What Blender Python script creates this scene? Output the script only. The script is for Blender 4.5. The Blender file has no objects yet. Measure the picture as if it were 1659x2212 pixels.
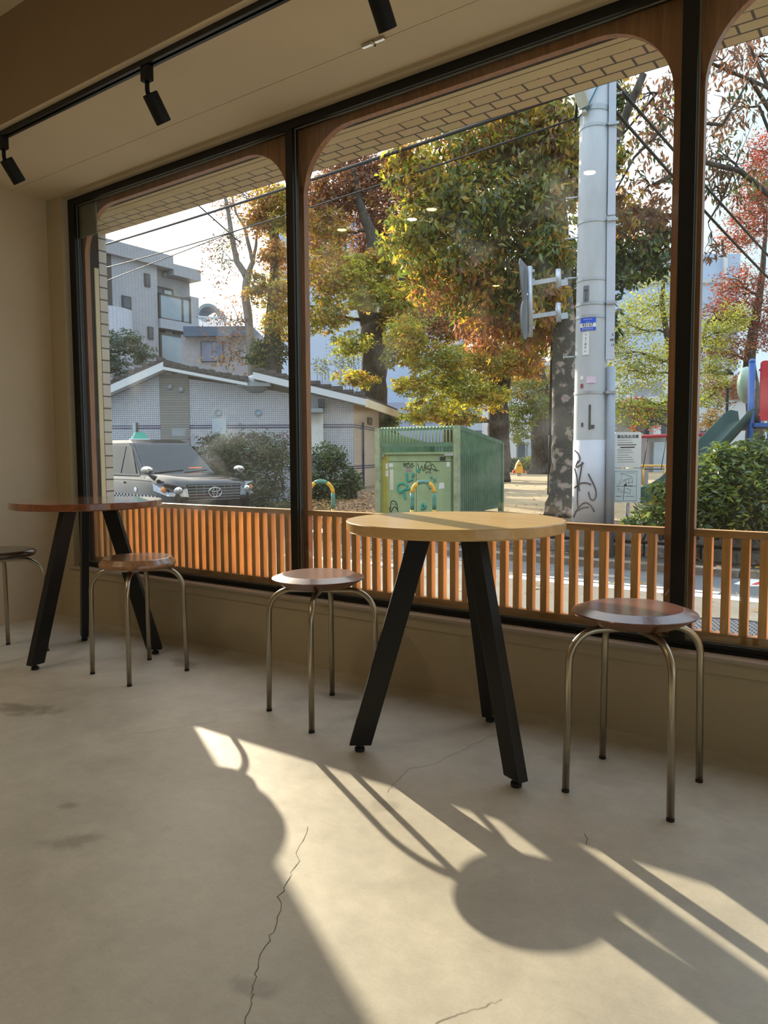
import bpy, bmesh, math, random
import numpy as np
from mathutils import Vector, Matrix
D = bpy.data
SC = bpy.context.scene
COL = SC.collection
random.seed(7)
# ------------------------------------------------------------------ camera
F_PX = 1605.62
RT = Vector((0.813467, 0.581581, -0.005877)); UP = Vector((-0.038129, 0.063409, 0.997259)); FW = Vector((-0.58036, 0.811013, -0.073756))
CAM = Vector((0.0, -2.402789, 0.9097))
cd = D.cameras.new('camera'); cam = D.objects.new('camera', cd); COL.objects.link(cam)
cd.sensor_fit = 'HORIZONTAL'; cd.sensor_width = 36.0; cd.lens = 36.0 * F_PX / 1659.0
cd.clip_start = 0.02; cd.clip_end = 400
M = Matrix.Identity(4)
for i in range(3):
    M[i][0] = RT[i]; M[i][1] = UP[i]; M[i][2] = -FW[i]; M[i][3] = CAM[i]
cam.matrix_world = M
SC.camera = cam
# ------------------------------------------------------------------ light
AZ, EL = math.radians(-29.4), math.radians(20.8)          # where the low afternoon sun shines to, and its height
SUN_DIR = Vector((math.cos(AZ) * math.cos(EL), math.sin(AZ) * math.cos(EL), -math.sin(EL)))
sl = D.lights.new('sun', 'SUN'); so = D.objects.new('sun', sl); COL.objects.link(so)
sl.energy = 8.2; sl.angle = math.radians(0.55); sl.color = (1.0, 0.86, 0.64)
so.rotation_euler = SUN_DIR.to_track_quat('-Z', 'Y').to_euler(); so.location = (-20, 12, 9)
wd = D.worlds.new('world'); SC.world = wd; wd.use_nodes = True
wn, wl = wd.node_tree.nodes, wd.node_tree.links
bg = wn['Background']
tc = wn.new('ShaderNodeTexCoord')
sep = wn.new('ShaderNodeSeparateXYZ'); wl.new(tc.outputs['Generated'], sep.inputs[0])
ramp = wn.new('ShaderNodeValToRGB')
for e, (p, c) in zip((0, 1), ((0.42, (0.44, 0.545, 0.61, 1)), (0.78, (1.05, 1.30, 1.62, 1)))):
    ramp.color_ramp.elements[e].position = p; ramp.color_ramp.elements[e].color = c
wl.new(sep.outputs['Z'], ramp.inputs['Fac'])
dot = wn.new('ShaderNodeVectorMath'); dot.operation = 'DOT_PRODUCT'
dot.inputs[1].default_value = (-SUN_DIR.x, -SUN_DIR.y, -SUN_DIR.z)
wl.new(tc.outputs['Generated'], dot.inputs[0])
mr = wn.new('ShaderNodeMapRange'); mr.inputs['From Min'].default_value = 0.62; mr.inputs['From Max'].default_value = 1.0
wl.new(dot.outputs['Value'], mr.inputs['Value'])
pw = wn.new('ShaderNodeMath'); pw.operation = 'POWER'; pw.inputs[1].default_value = 1.6
wl.new(mr.outputs['Result'], pw.inputs[0])
mx = wn.new('ShaderNodeMixRGB'); mx.inputs['Color2'].default_value = (2.2, 2.05, 1.8, 1)
wl.new(pw.outputs[0], mx.inputs['Fac']); wl.new(ramp.outputs['Color'], mx.inputs['Color1'])
wl.new(mx.outputs['Color'], bg.inputs['Color'])
bg.inputs['Strength'].default_value = 1.35
SC.view_settings.view_transform = 'Standard'
SC.view_settings.look = 'None'
SC.view_settings.gamma = 1.0
SC.view_settings.exposure = 0.42
SC.view_settings.use_curve_mapping = False
cy = SC.cycles
cy.use_denoising = True
cy.max_bounces = 9; cy.diffuse_bounces = 5; cy.glossy_bounces = 4; cy.transmission_bounces = 6; cy.transparent_max_bounces = 24
cy.sample_clamp_indirect = 6.0
cy.caustics_reflective = False; cy.caustics_refractive = False
# ------------------------------------------------------------------ measuring the photograph: a pixel to a point
def ray(px, py): return FW + RT * ((px - 829.5) / F_PX) - UP * ((py - 1106.0) / F_PX)
def P(px, py, d): return CAM + ray(px, py) * d                       # at a depth along the viewing direction
def PA(px, py, ax, v):                                              # on the plane where one coordinate has the value v
    q = ray(px, py); return CAM + q * ((v - CAM[ax]) / q[ax])
# ------------------------------------------------------------------ materials
def lin(c):
    o = []
    for x in c[:3]:
        x = x / 255.0
        o.append(x / 12.92 if x <= 0.04045 else ((x + 0.055) / 1.055) ** 2.4)
    return (o[0], o[1], o[2], 1.0)
def nt(name):
    m = D.materials.new(name); m.use_nodes = True
    return m, m.node_tree.nodes, m.node_tree.links, m.node_tree.nodes['Principled BSDF']
def mat(name, col, rough=0.5, metal=0.0, var=0.12, scale=6.0, bump=0.0, bscale=60.0, spec=0.5, stretch=(1, 1, 1), coat=0.0, rnd=0.0):
    m, n, l, b = nt(name)
    c = lin(col)
    t = n.new('ShaderNodeTexCoord'); mp = n.new('ShaderNodeMapping'); mp.inputs['Scale'].default_value = stretch
    l.new(t.outputs['Object'], mp.inputs['Vector'])
    ns = n.new('ShaderNodeTexNoise'); ns.inputs['Scale'].default_value = scale; ns.inputs['Detail'].default_value = 6; ns.inputs['Roughness'].default_value = 0.6
    l.new(mp.outputs[0], ns.inputs['Vector'])
    r = n.new('ShaderNodeValToRGB')
    r.color_ramp.elements[0].position = 0.3; r.color_ramp.elements[1].position = 0.7
    r.color_ramp.elements[0].color = tuple(x * (1 - var) for x in c[:3]) + (1,)
    r.color_ramp.elements[1].color = tuple(min(1, x * (1 + var)) for x in c[:3]) + (1,)
    l.new(ns.outputs['Fac'], r.inputs['Fac'])
    out = r.outputs['Color']
    if rnd:
        oi = n.new('ShaderNodeObjectInfo'); hs = n.new('ShaderNodeHueSaturation'); ma = n.new('ShaderNodeMapRange')
        ma.inputs['To Min'].default_value = 1 - rnd; ma.inputs['To Max'].default_value = 1 + rnd
        l.new(oi.outputs['Random'], ma.inputs['Value']); l.new(ma.outputs[0], hs.inputs['Value']); l.new(out, hs.inputs['Color']); out = hs.outputs['Color']
    l.new(out, b.inputs['Base Color'])
    b.inputs['Roughness'].default_value = rough; b.inputs['Metallic'].default_value = metal
    b.inputs['Specular IOR Level'].default_value = spec; b.inputs['Coat Weight'].default_value = coat; b.inputs['Coat Roughness'].default_value = 0.15
    if bump:
        n2 = n.new('ShaderNodeTexNoise'); n2.inputs['Scale'].default_value = bscale; n2.inputs['Detail'].default_value = 5
        l.new(mp.outputs[0], n2.inputs['Vector'])
        bp = n.new('ShaderNodeBump'); bp.inputs['Strength'].default_value = bump; bp.inputs['Distance'].default_value = 0.02
        l.new(n2.outputs['Fac'], bp.inputs['Height']); l.new(bp.outputs[0], b.inputs['Normal'])
    return m
def wood(name, col, dark, grain=(1, 1, 1), scale=14.0, rough=0.45, coat=0.2, rnd=0.0, cr=0.2):
    m, n, l, b = nt(name)
    t = n.new('ShaderNodeTexCoord'); mp = n.new('ShaderNodeMapping'); mp.inputs['Scale'].default_value = grain
    l.new(t.outputs['Object'], mp.inputs['Vector'])
    src = mp.outputs[0]
    oi = n.new('ShaderNodeObjectInfo')
    if rnd:
        add = n.new('ShaderNodeVectorMath'); add.operation = 'ADD'; sc = n.new('ShaderNodeVectorMath'); sc.operation = 'SCALE'
        sc.inputs[0].default_value = (9, 5, 7); l.new(oi.outputs['Random'], sc.inputs['Scale'])
        l.new(src, add.inputs[0]); l.new(sc.outputs[0], add.inputs[1]); src = add.outputs[0]
    ns = n.new('ShaderNodeTexNoise'); ns.inputs['Scale'].default_value = scale; ns.inputs['Detail'].default_value = 8; ns.inputs['Roughness'].default_value = 0.65; ns.inputs['Distortion'].default_value = 0.6
    l.new(src, ns.inputs['Vector'])
    r = n.new('ShaderNodeValToRGB'); e = r.color_ramp.elements
    e[0].position = 0.28; e[0].color = lin(dark); e[1].position = 0.66; e[1].color = lin(col)
    l.new(ns.outputs['Fac'], r.inputs['Fac'])
    out = r.outputs['Color']
    if rnd:
        hs = n.new('ShaderNodeHueSaturation'); ma = n.new('ShaderNodeMapRange')
        ma.inputs['To Min'].default_value = 1 - rnd; ma.inputs['To Max'].default_value = 1 + rnd
        l.new(oi.outputs['Random'], ma.inputs['Value']); l.new(ma.outputs[0], hs.inputs['Value']); l.new(out, hs.inputs['Color']); out = hs.outputs['Color']
    l.new(out, b.inputs['Base Color'])
    b.inputs['Roughness'].default_value = rough; b.inputs['Coat Weight'].default_value = coat; b.inputs['Coat Roughness'].default_value = cr
    bp = n.new('ShaderNodeBump'); bp.inputs['Strength'].default_value = 0.06; l.new(ns.outputs['Fac'], bp.inputs['Height']); l.new(bp.outputs[0], b.inputs['Normal'])
    return m
def tiles(name, c1, c2, mortar, w, h, ms, offset=0.5, plane='xz', rough=0.35, bump=0.3, off=(0, 0)):
    m, n, l, b = nt(name)
    t = n.new('ShaderNodeTexCoord'); s = n.new('ShaderNodeSeparateXYZ'); l.new(t.outputs['Object'], s.inputs[0])
    cb = n.new('ShaderNodeCombineXYZ')
    if plane == 'sum':
        a = n.new('ShaderNodeMath'); a.operation = 'ADD'; l.new(s.outputs['X'], a.inputs[0]); l.new(s.outputs['Y'], a.inputs[1])
        l.new(a.outputs[0], cb.inputs[0]); l.new(s.outputs['Z'], cb.inputs[1])
    else:
        l.new(s.outputs[plane[0].upper()], cb.inputs[0]); l.new(s.outputs[plane[1].upper()], cb.inputs[1])
    sh = n.new('ShaderNodeVectorMath'); sh.operation = 'SUBTRACT'; sh.inputs[1].default_value = (off[0], off[1], 0); l.new(cb.outputs[0], sh.inputs[0])
    br = n.new('ShaderNodeTexBrick'); br.offset = offset; br.inputs['Scale'].default_value = 1.0
    br.inputs['Brick Width'].default_value = w; br.inputs['Row Height'].default_value = h; br.inputs['Mortar Size'].default_value = ms
    br.inputs['Mortar Smooth'].default_value = 0.1
    br.inputs['Color1'].default_value = lin(c1); br.inputs['Color2'].default_value = lin(c2); br.inputs['Mortar'].default_value = lin(mortar)
    l.new(sh.outputs[0], br.inputs['Vector'])
    ns = n.new('ShaderNodeTexNoise'); ns.inputs['Scale'].default_value = 9; ns.inputs['Detail'].default_value = 5; l.new(t.outputs['Object'], ns.inputs['Vector'])
    mm = n.new('ShaderNodeMixRGB'); mm.blend_type = 'MULTIPLY'; mm.inputs['Fac'].default_value = 0.25
    l.new(br.outputs['Color'], mm.inputs['Color1']); l.new(ns.outputs['Color'], mm.inputs['Color2'])
    hs = n.new('ShaderNodeHueSaturation'); hs.inputs['Value'].default_value = 1.1; l.new(mm.outputs[0], hs.inputs['Color'])
    l.new(hs.outputs[0], b.inputs['Base Color']); b.inputs['Roughness'].default_value = rough
    bp = n.new('ShaderNodeBump'); bp.invert = True; bp.inputs['Strength'].default_value = bump; bp.inputs['Distance'].default_value = 0.004
    l.new(br.outputs['Fac'], bp.inputs['Height']); l.new(bp.outputs[0], b.inputs['Normal'])
    return m
def leafmat(name, col, trans=0.5):
    m, n, l, b = nt(name); n.remove(b)
    c = lin(col)
    g = n.new('ShaderNodeNewGeometry'); ns = n.new('ShaderNodeTexNoise'); ns.inputs['Scale'].default_value = 4.0; ns.inputs['Detail'].default_value = 3
    l.new(g.outputs['Position'], ns.inputs['Vector'])
    r = n.new('ShaderNodeValToRGB'); e = r.color_ramp.elements
    e[0].position = 0.3; e[0].color = (c[0] * 0.62, c[1] * 0.66, c[2] * 0.8, 1); e[1].position = 0.7; e[1].color = (min(1, c[0] * 1.25), min(1, c[1] * 1.2), c[2], 1)
    l.new(ns.outputs['Fac'], r.inputs['Fac'])
    d = n.new('ShaderNodeBsdfDiffuse'); t = n.new('ShaderNodeBsdfTranslucent'); gl = n.new('ShaderNodeBsdfGlossy'); gl.inputs['Roughness'].default_value = 0.45
    l.new(r.outputs['Color'], d.inputs['Color']); l.new(r.outputs['Color'], t.inputs['Color'])
    m1 = n.new('ShaderNodeMixShader'); m1.inputs['Fac'].default_value = trans
    l.new(d.outputs[0], m1.inputs[1]); l.new(t.outputs[0], m1.inputs[2])
    m2 = n.new('ShaderNodeMixShader'); m2.inputs['Fac'].default_value = 0.06
    l.new(m1.outputs[0], m2.inputs[1]); l.new(gl.outputs[0], m2.inputs[2])
    l.new(m2.outputs[0], n['Material Output'].inputs['Surface'])
    return m
def glass_pane_mat(name, dirt=0.05, haze=0.004):
    m, n, l, b = nt(name); n.remove(b)
    tr = n.new('ShaderNodeBsdfTransparent'); tr.inputs['Color'].default_value = (0.985, 0.995, 0.99, 1)
    gl = n.new('ShaderNodeBsdfGlossy'); gl.inputs['Roughness'].default_value = 0.0
    fr = n.new('ShaderNodeFresnel')
    gg = n.new('ShaderNodeNewGeometry'); io = n.new('ShaderNodeMapRange'); io.inputs['To Min'].default_value = 1.45; io.inputs['To Max'].default_value = 1 / 1.45   # thin sheet: rays pass unbent, so no total reflection inside
    l.new(gg.outputs['Backfacing'], io.inputs['Value']); l.new(io.outputs[0], fr.inputs['IOR'])
    a = n.new('ShaderNodeMixShader'); l.new(fr.outputs[0], a.inputs['Fac']); l.new(tr.outputs[0], a.inputs[1]); l.new(gl.outputs[0], a.inputs[2])
    # wiped streaks and specks of dust on the pane
    t = n.new('ShaderNodeTexCoord'); mp = n.new('ShaderNodeMapping'); mp.inputs['Rotation'].default_value = (0, -0.6, 0); mp.inputs['Scale'].default_value = (1.0, 1.0, 2.0)
    l.new(t.outputs['Object'], mp.inputs[0])
    ns = n.new('ShaderNodeTexNoise'); ns.inputs['Scale'].default_value = 3.2; ns.inputs['Detail'].default_value = 10; ns.inputs['Distortion'].default_value = 0.7
    l.new(mp.outputs[0], ns.inputs['Vector'])
    big = n.new('ShaderNodeTexNoise'); big.inputs['Scale'].default_value = 1.7; l.new(t.outputs['Object'], big.inputs['Vector'])
    r1 = n.new('ShaderNodeMapRange'); r1.inputs['From Min'].default_value = 0.5; r1.inputs['From Max'].default_value = 0.8
    l.new(ns.outputs['Fac'], r1.inputs['Value'])
    r2 = n.new('ShaderNodeMapRange'); r2.inputs['From Min'].default_value = 0.42; r2.inputs['From Max'].default_value = 0.7
    l.new(big.outputs['Fac'], r2.inputs['Value'])
    mu = n.new('ShaderNodeMath'); mu.operation = 'MULTIPLY'; l.new(r1.outputs[0], mu.inputs[0]); l.new(r2.outputs[0], mu.inputs[1])
    vo = n.new('ShaderNodeTexVoronoi'); vo.inputs['Scale'].default_value = 45; l.new(t.outputs['Object'], vo.inputs['Vector'])
    r3 = n.new('ShaderNodeMapRange'); r3.inputs['From Min'].default_value = 0.10; r3.inputs['From Max'].default_value = 0.05; l.new(vo.outputs['Distance'], r3.inputs['Value'])
    m3 = n.new('ShaderNodeMath'); m3.operation = 'MULTIPLY'; l.new(r3.outputs[0], m3.inputs[0]); l.new(r2.outputs[0], m3.inputs[1])
    ad = n.new('ShaderNodeMath'); ad.operation = 'ADD'; l.new(mu.outputs[0], ad.inputs[0]); l.new(m3.outputs[0], ad.inputs[1])
    k = n.new('ShaderNodeMath'); k.operation = 'MULTIPLY_ADD'; k.inputs[1].default_value = dirt; k.inputs[2].default_value = haze; l.new(ad.outputs[0], k.inputs[0])
    dt = n.new('ShaderNodeBsdfTranslucent'); dt.inputs['Color'].default_value = (0.9, 0.93, 0.95, 1)
    z = n.new('ShaderNodeMixShader'); l.new(k.outputs[0], z.inputs['Fac']); l.new(a.outputs[0], z.inputs[1]); l.new(dt.outputs[0], z.inputs[2])
    l.new(z.outputs[0], n['Material Output'].inputs['Surface'])
    return m
def emit(name, col, s):
    m, n, l, b = nt(name); b.inputs['Base Color'].default_value = lin(col); b.inputs['Emission Color'].default_value = lin(col); b.inputs['Emission Strength'].default_value = s
    return m
def concrete(name, c1, c2, sc=1.0, rough=0.5, stains=()):
    m, n, l, b = nt(name)
    t = n.new('ShaderNodeTexCoord')
    def noise(s, d, dist=0.0, stretch=None):
        x = n.new('ShaderNodeTexNoise'); x.inputs['Scale'].default_value = s * sc; x.inputs['Detail'].default_value = d; x.inputs['Roughness'].default_value = 0.65; x.inputs['Distortion'].default_value = dist
        if stretch:
            mp = n.new('ShaderNodeMapping'); mp.inputs['Rotation'].default_value = (0, 0, stretch[1]); mp.inputs['Scale'].default_value = stretch[0]
            l.new(t.outputs['Object'], mp.inputs[0]); l.new(mp.outputs[0], x.inputs['Vector'])
        else: l.new(t.outputs['Object'], x.inputs['Vector'])
        return x
    a = noise(1.1, 8, 0.5); f = noise(9, 10, 0.3); s = noise(14, 8, 0.8, ((1, 7, 1), 0.5)); g = noise(160, 4)
    r = n.new('ShaderNodeValToRGB'); e = r.color_ramp.elements
    e[0].position = 0.33; e[0].color = lin(c1); e[1].position = 0.68; e[1].color = lin(c2); l.new(a.outputs['Fac'], r.inputs['Fac'])
    cur = r.outputs['Color']
    h = noise(3.4, 9, 0.4); v = noise(26, 9, 0.2)
    for x, amt in ((h, 0.22), (f, 0.26), (v, 0.16), (s, 0.07), (g, 0.16)):
        rr = n.new('ShaderNodeValToRGB'); rr.color_ramp.elements[0].position = 0.3; rr.color_ramp.elements[0].color = (0.55, 0.53, 0.5, 1); rr.color_ramp.elements[1].position = 0.62; rr.color_ramp.elements[1].color = (1.06, 1.06, 1.06, 1)
        l.new(x.outputs['Fac'], rr.inputs['Fac'])
        mm = n.new('ShaderNodeMixRGB'); mm.blend_type = 'MULTIPLY'; mm.inputs['Fac'].default_value = amt
        l.new(cur, mm.inputs['Color1']); l.new(rr.outputs['Color'], mm.inputs['Color2']); cur = mm.outputs[0]
    for (x, y, rx, ry, ang, amt) in stains:                          # worn dark patches with ragged edges
        mp = n.new('ShaderNodeMapping'); mp.vector_type = 'TEXTURE'; mp.inputs['Location'].default_value = (x, y, 0); mp.inputs['Rotation'].default_value = (0, 0, ang); mp.inputs['Scale'].default_value = (rx, ry, 1)
        l.new(t.outputs['Object'], mp.inputs[0])
        ln = n.new('ShaderNodeVectorMath'); ln.operation = 'LENGTH'; l.new(mp.outputs[0], ln.inputs[0])
        ad = n.new('ShaderNodeMath'); ad.operation = 'MULTIPLY_ADD'; ad.inputs[1].default_value = 2.4; l.new(f.outputs['Fac'], ad.inputs[0]); l.new(ln.outputs['Value'], ad.inputs[2])
        q = n.new('ShaderNodeMapRange'); q.inputs['From Min'].default_value = 2.15; q.inputs['From Max'].default_value = 1.6; q.inputs['To Max'].default_value = amt; l.new(ad.outputs[0], q.inputs['Value'])
        mm = n.new('ShaderNodeMixRGB'); mm.inputs['Color2'].default_value = lin((92, 84, 70)); l.new(q.outputs[0], mm.inputs['Fac']); l.new(cur, mm.inputs['Color1']); cur = mm.outputs[0]
    l.new(cur, b.inputs['Base Color'])
    ro = n.new('ShaderNodeMapRange'); ro.inputs['To Min'].default_value = rough - 0.1; ro.inputs['To Max'].default_value = rough + 0.15; l.new(f.outputs['Fac'], ro.inputs['Value']); l.new(ro.outputs[0], b.inputs['Roughness'])
    bp = n.new('ShaderNodeBump'); bp.inputs['Strength'].default_value = 0.06; bp.inputs['Distance'].default_value = 0.01
    l.new(v.outputs['Fac'], bp.inputs['Height']); l.new(bp.outputs[0], b.inputs['Normal'])
    return m
# ------------------------------------------------------------------ objects
def tag(o, label=None, cat=None, group=None, kind=None):
    if label: o['label'] = label
    if cat: o['category'] = cat
    if group: o['group'] = group
    if kind: o['kind'] = kind
    return o
def empty(name, loc, rz=0.0):
    o = D.objects.new(name, None); COL.objects.link(o); o.location = loc; o.rotation_euler = (0, 0, rz); o.empty_display_size = 0.1
    return o
def wloc(o):
    v = Vector((0, 0, 0))
    while o is not None: v = v + o.location; o = o.parent
    return v
class MB:
    def __init__(s): s.v = []; s.f = []; s.m = []; s.s = []
    def add(s, vs, fs, m=0, sm=False):
        k = len(s.v); s.v += [tuple(x) for x in vs]
        for f in fs: s.f.append(tuple(i + k for i in f)); s.m.append(m); s.s.append(sm)
        return s
    def box(s, x0, x1, y0, y1, z0, z1, m=0, T=None):
        vs = [Vector((x, y, z)) for z in (z0, z1) for y in (y0, y1) for x in (x0, x1)]
        if T: vs = [T(v) for v in vs]
        return s.add(vs, [(0, 2, 3, 1), (4, 5, 7, 6), (0, 1, 5, 4), (2, 6, 7, 3), (0, 4, 6, 2), (1, 3, 7, 5)], m)
    def bar(s, a, b, wu, wv, u=None, m=0):                             # square bar from a to b; u = direction of its wu side
        a, b = Vector(a), Vector(b); d = (b - a).normalized()
        u = Vector(u) if u is not None else Vector((0, 0, 1)) if abs(d.z) < 0.9 else Vector((1, 0, 0))
        u = (u - d * u.dot(d)).normalized(); w = d.cross(u)
        vs = [p + u * (i * wu / 2) + w * (j * wv / 2) for p in (a, b) for i, j in ((-1, -1), (1, -1), (1, 1), (-1, 1))]
        return s.add(vs, [(3, 2, 1, 0), (4, 5, 6, 7), (0, 1, 5, 4), (1, 2, 6, 5), (2, 3, 7, 6), (3, 0, 4, 7)], m)
    def tube(s, pts, r, n=8, m=0, cap=True):
        pts = [Vector(p) for p in pts]; k = len(pts)
        rs = list(r) if hasattr(r, '__len__') else [r] * k
        t0 = (pts[1] - pts[0]).normalized(); u = t0.orthogonal().normalized(); vs = []
        for i, p in enumerate(pts):
            t = (pts[min(i + 1, k - 1)] - pts[max(i - 1, 0)]).normalized()
            u = (u - t * u.dot(t)).normalized(); w = t.cross(u)
            for j in range(n):
                a = 2 * math.pi * j / n; vs.append(p + (u * math.cos(a) + w * math.sin(a)) * rs[i])
        fs = [(i * n + j, i * n + (j + 1) % n, (i + 1) * n + (j + 1) % n, (i + 1) * n + j) for i in range(k - 1) for j in range(n)]
        s.add(vs, fs, m, True)
        if cap:
            o = len(s.v) - len(vs)
            s.f.append(tuple(o + j for j in reversed(range(n)))); s.m.append(m); s.s.append(False)
            s.f.append(tuple(o + (k - 1) * n + j for j in range(n))); s.m.append(m); s.s.append(False)
        return s
    def lathe(s, prof, c, n=48, m=0, sm=False, T=None, ms=None, cap=True):          # prof: (r, z) from the bottom up about the z axis at c
        c = Vector(c); vs = []; k = len(prof)
        for r, z in prof:
            for j in range(n):
                a = 2 * math.pi * j / n; v = Vector((r * math.cos(a), r * math.sin(a), z)); vs.append((T(v) if T else v) + c)
        o = len(s.v); s.v += [tuple(x) for x in vs]
        for i in range(k - 1):
            for j in range(n):
                s.f.append((o + i * n + j, o + i * n + (j + 1) % n, o + (i + 1) * n + (j + 1) % n, o + (i + 1) * n + j)); s.m.append(ms[i] if ms else m); s.s.append(sm)
        if cap and prof[0][0] > 1e-6: s.f.append(tuple(o + j for j in reversed(range(n)))); s.m.append(ms[0] if ms else m); s.s.append(False)
        if cap and prof[-1][0] > 1e-6: s.f.append(tuple(o + (k - 1) * n + j for j in range(n))); s.m.append(ms[-1] if ms else m); s.s.append(False)
        return s
    def prism(s, poly, a, b, fn, m=0):                                 # a flat outline given depth from a to b; fn(u, v, depth) -> point
        n = len(poly); vs = [fn(u, v, a) for u, v in poly] + [fn(u, v, b) for u, v in poly]
        fs = [tuple(range(n - 1, -1, -1)), tuple(range(n, 2 * n))] + [(i, (i + 1) % n, n + (i + 1) % n, n + i) for i in range(n)]
        return s.add(vs, fs, m)
    def ball(s, c, r, m=0, seg=16, ring=9, T=None):
        rx, ry, rz = r if hasattr(r, '__len__') else (r, r, r); vs = []
        for i in range(ring + 1):
            th = math.pi * i / ring
            for j in range(seg):
                a = 2 * math.pi * j / seg; v = Vector((rx * math.sin(th) * math.cos(a), ry * math.sin(th) * math.sin(a), -rz * math.cos(th)))
                vs.append((T(v) if T else v) + Vector(c))
        return s.add(vs, [(i * seg + j, i * seg + (j + 1) % seg, (i + 1) * seg + (j + 1) % seg, (i + 1) * seg + j) for i in range(ring) for j in range(seg)], m, True)
    def build(s, name, mats, parent=None, local=False, bevel=0.0):
        if not isinstance(mats, (list, tuple)): mats = [mats]
        vs = np.array([tuple(v) for v in s.v], dtype=float); base = Vector((0, 0, 0))
        if not local:
            if parent is not None: base = wloc(parent)
            else: base = Vector(((vs[:, 0].min() + vs[:, 0].max()) / 2, (vs[:, 1].min() + vs[:, 1].max()) / 2, vs[:, 2].min()))
            vs = vs - np.array(base)
        me = D.meshes.new(name); me.from_pydata(vs.tolist(), [], s.f)
        for mm in mats: me.materials.append(mm)
        me.polygons.foreach_set('material_index', s.m); me.polygons.foreach_set('use_smooth', s.s)
        me.update()
        bm = bmesh.new(); bm.from_mesh(me); bmesh.ops.recalc_face_normals(bm, faces=bm.faces); bm.to_mesh(me); bm.free()
        o = D.objects.new(name, me); COL.objects.link(o)
        if parent is not None: o.parent = parent
        elif not local: o.location = base
        if bevel:
            bv = o.modifiers.new('bevel', 'BEVEL'); bv.width = bevel; bv.segments = 2; bv.limit_method = 'ANGLE'; bv.angle_limit = math.radians(40)
        return o
def struct(o): o['kind'] = 'structure'; return o
def writing(name, body, size, m, loc, right, up, parent=None, depth=0.001, align='CENTER'):
    cu = D.curves.new(name, 'FONT'); cu.body = body; cu.size = size; cu.extrude = depth; cu.align_x = align; cu.align_y = 'CENTER'
    t = D.objects.new(name, cu); COL.objects.link(t)
    dg = bpy.context.evaluated_depsgraph_get(); me = D.meshes.new_from_object(t.evaluated_get(dg)); D.objects.remove(t)
    r, u = Vector(right).normalized(), Vector(up).normalized(); nn = r.cross(u)
    base = wloc(parent) if parent is not None else Vector((0, 0, 0))
    mw = Matrix(((r.x, u.x, nn.x, loc[0] - base.x), (r.y, u.y, nn.y, loc[1] - base.y), (r.z, u.z, nn.z, loc[2] - base.z), (0, 0, 0, 1)))
    me.transform(mw); me.materials.clear(); me.materials.append(m)
    o = D.objects.new(name, me); COL.objects.link(o)
    if parent is not None: o.parent = parent
    return o
def copy_tree(o, parent=None):
    c = o.copy(); COL.objects.link(c); c.parent = parent
    for ch in list(o.children): copy_tree(ch, c)
    return c
# ================================================================== materials of the place
M_FLOOR = concrete('concrete_floor', (186, 180, 166), (212, 206, 190), 1.0, 0.42, stains=((-2.62, -1.02, 0.16, 0.07, 0.3, 0.55), (-1.6, -1.45, 0.09, 0.05, 0.9, 0.4), (-1.78, -1.35, 0.04, 0.025, 0.5, 0.4), (-1.1, -0.88, 0.06, 0.04, 0.4, 0.25), (-2.62, -0.28, 0.12, 0.05, -0.3, 0.5), (-1.75, -0.24, 0.1, 0.05, 0.2, 0.4), (-0.9, -1.55, 0.05, 0.03, 0.3, 0.3)))
M_CRACK = mat('crack_dirt', (96, 90, 78), 0.9)
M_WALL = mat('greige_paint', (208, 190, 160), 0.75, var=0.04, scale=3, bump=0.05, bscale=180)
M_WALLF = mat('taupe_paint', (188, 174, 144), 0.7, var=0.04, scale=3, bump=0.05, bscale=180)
M_CEIL = mat('ceiling_paint', (220, 206, 178), 0.8, var=0.03, scale=3, bump=0.04, bscale=200)
M_GAP = mat('joint_shadow', (60, 52, 40), 0.9)
M_SILL = mat('sill_paint', (176, 164, 146), 0.45, var=0.05)
M_BLACK = mat('black_steel', (17, 17, 18), 0.42, var=0.1, spec=0.4)
M_BLACKM = mat('matt_black', (20, 21, 22), 0.6, var=0.1, spec=0.3)
M_BEAD = mat('grey_sealant', (128, 124, 104), 0.6)
M_PLATE = mat('dark_grey_plate', (104, 110, 100), 0.45)
M_GLASS = glass_pane_mat('window_glass', 0.05, 0.002)
M_GLASSD = glass_pane_mat('dusty_window_glass', 0.085, 0.007)
M_OAK = wood('oak_slat', (234, 180, 104), (194, 134, 70), (9, 9, 0.7), 6.0, 0.42, 0.15, rnd=0.22)
M_OAKSHADE = wood('shaded_oak_surround', (176, 116, 62), (122, 74, 36), (9, 9, 0.7), 6.0, 0.42, 0.15)  # same oak as the slats, darkened for the dim light up there
M_OAKX = wood('oak_rail', (214, 164, 92), (164, 112, 56), (0.7, 9, 9), 6.0, 0.42, 0.15)
M_TOP1 = wood('light_oak_top', (226, 188, 128), (206, 164, 106), (1.0, 7, 4), 4.0, 0.35, 0.5, cr=0.12)
M_TOP2 = wood('red_brown_top', (150, 84, 46), (104, 54, 28), (7, 1.0, 4), 4.0, 0.26, 1.0, cr=0.09)
M_WALNUT = wood('walnut_seat', (128, 78, 58), (82, 48, 38), (1.2, 8, 4), 5.0, 0.34, 0.7, cr=0.16)
M_ELM = wood('light_walnut_seat', (176, 128, 88), (120, 78, 50), (1.2, 8, 4), 5.0, 0.3, 1.0, cr=0.1)
M_DARKSEAT = wood('dark_polished_seat', (84, 66, 52), (44, 34, 28), (1.2, 8, 4), 5.0, 0.22, 0.5)
M_STEEL = mat('brushed_steel', (176, 166, 146), 0.28, 1.0, var=0.06, stretch=(1, 1, 0.1), scale=40)
M_RUBBER = mat('black_rubber', (22, 20, 19), 0.7)
M_CHROME = mat('chrome', (200, 196, 190), 0.12, 1.0, var=0.02)
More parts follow.
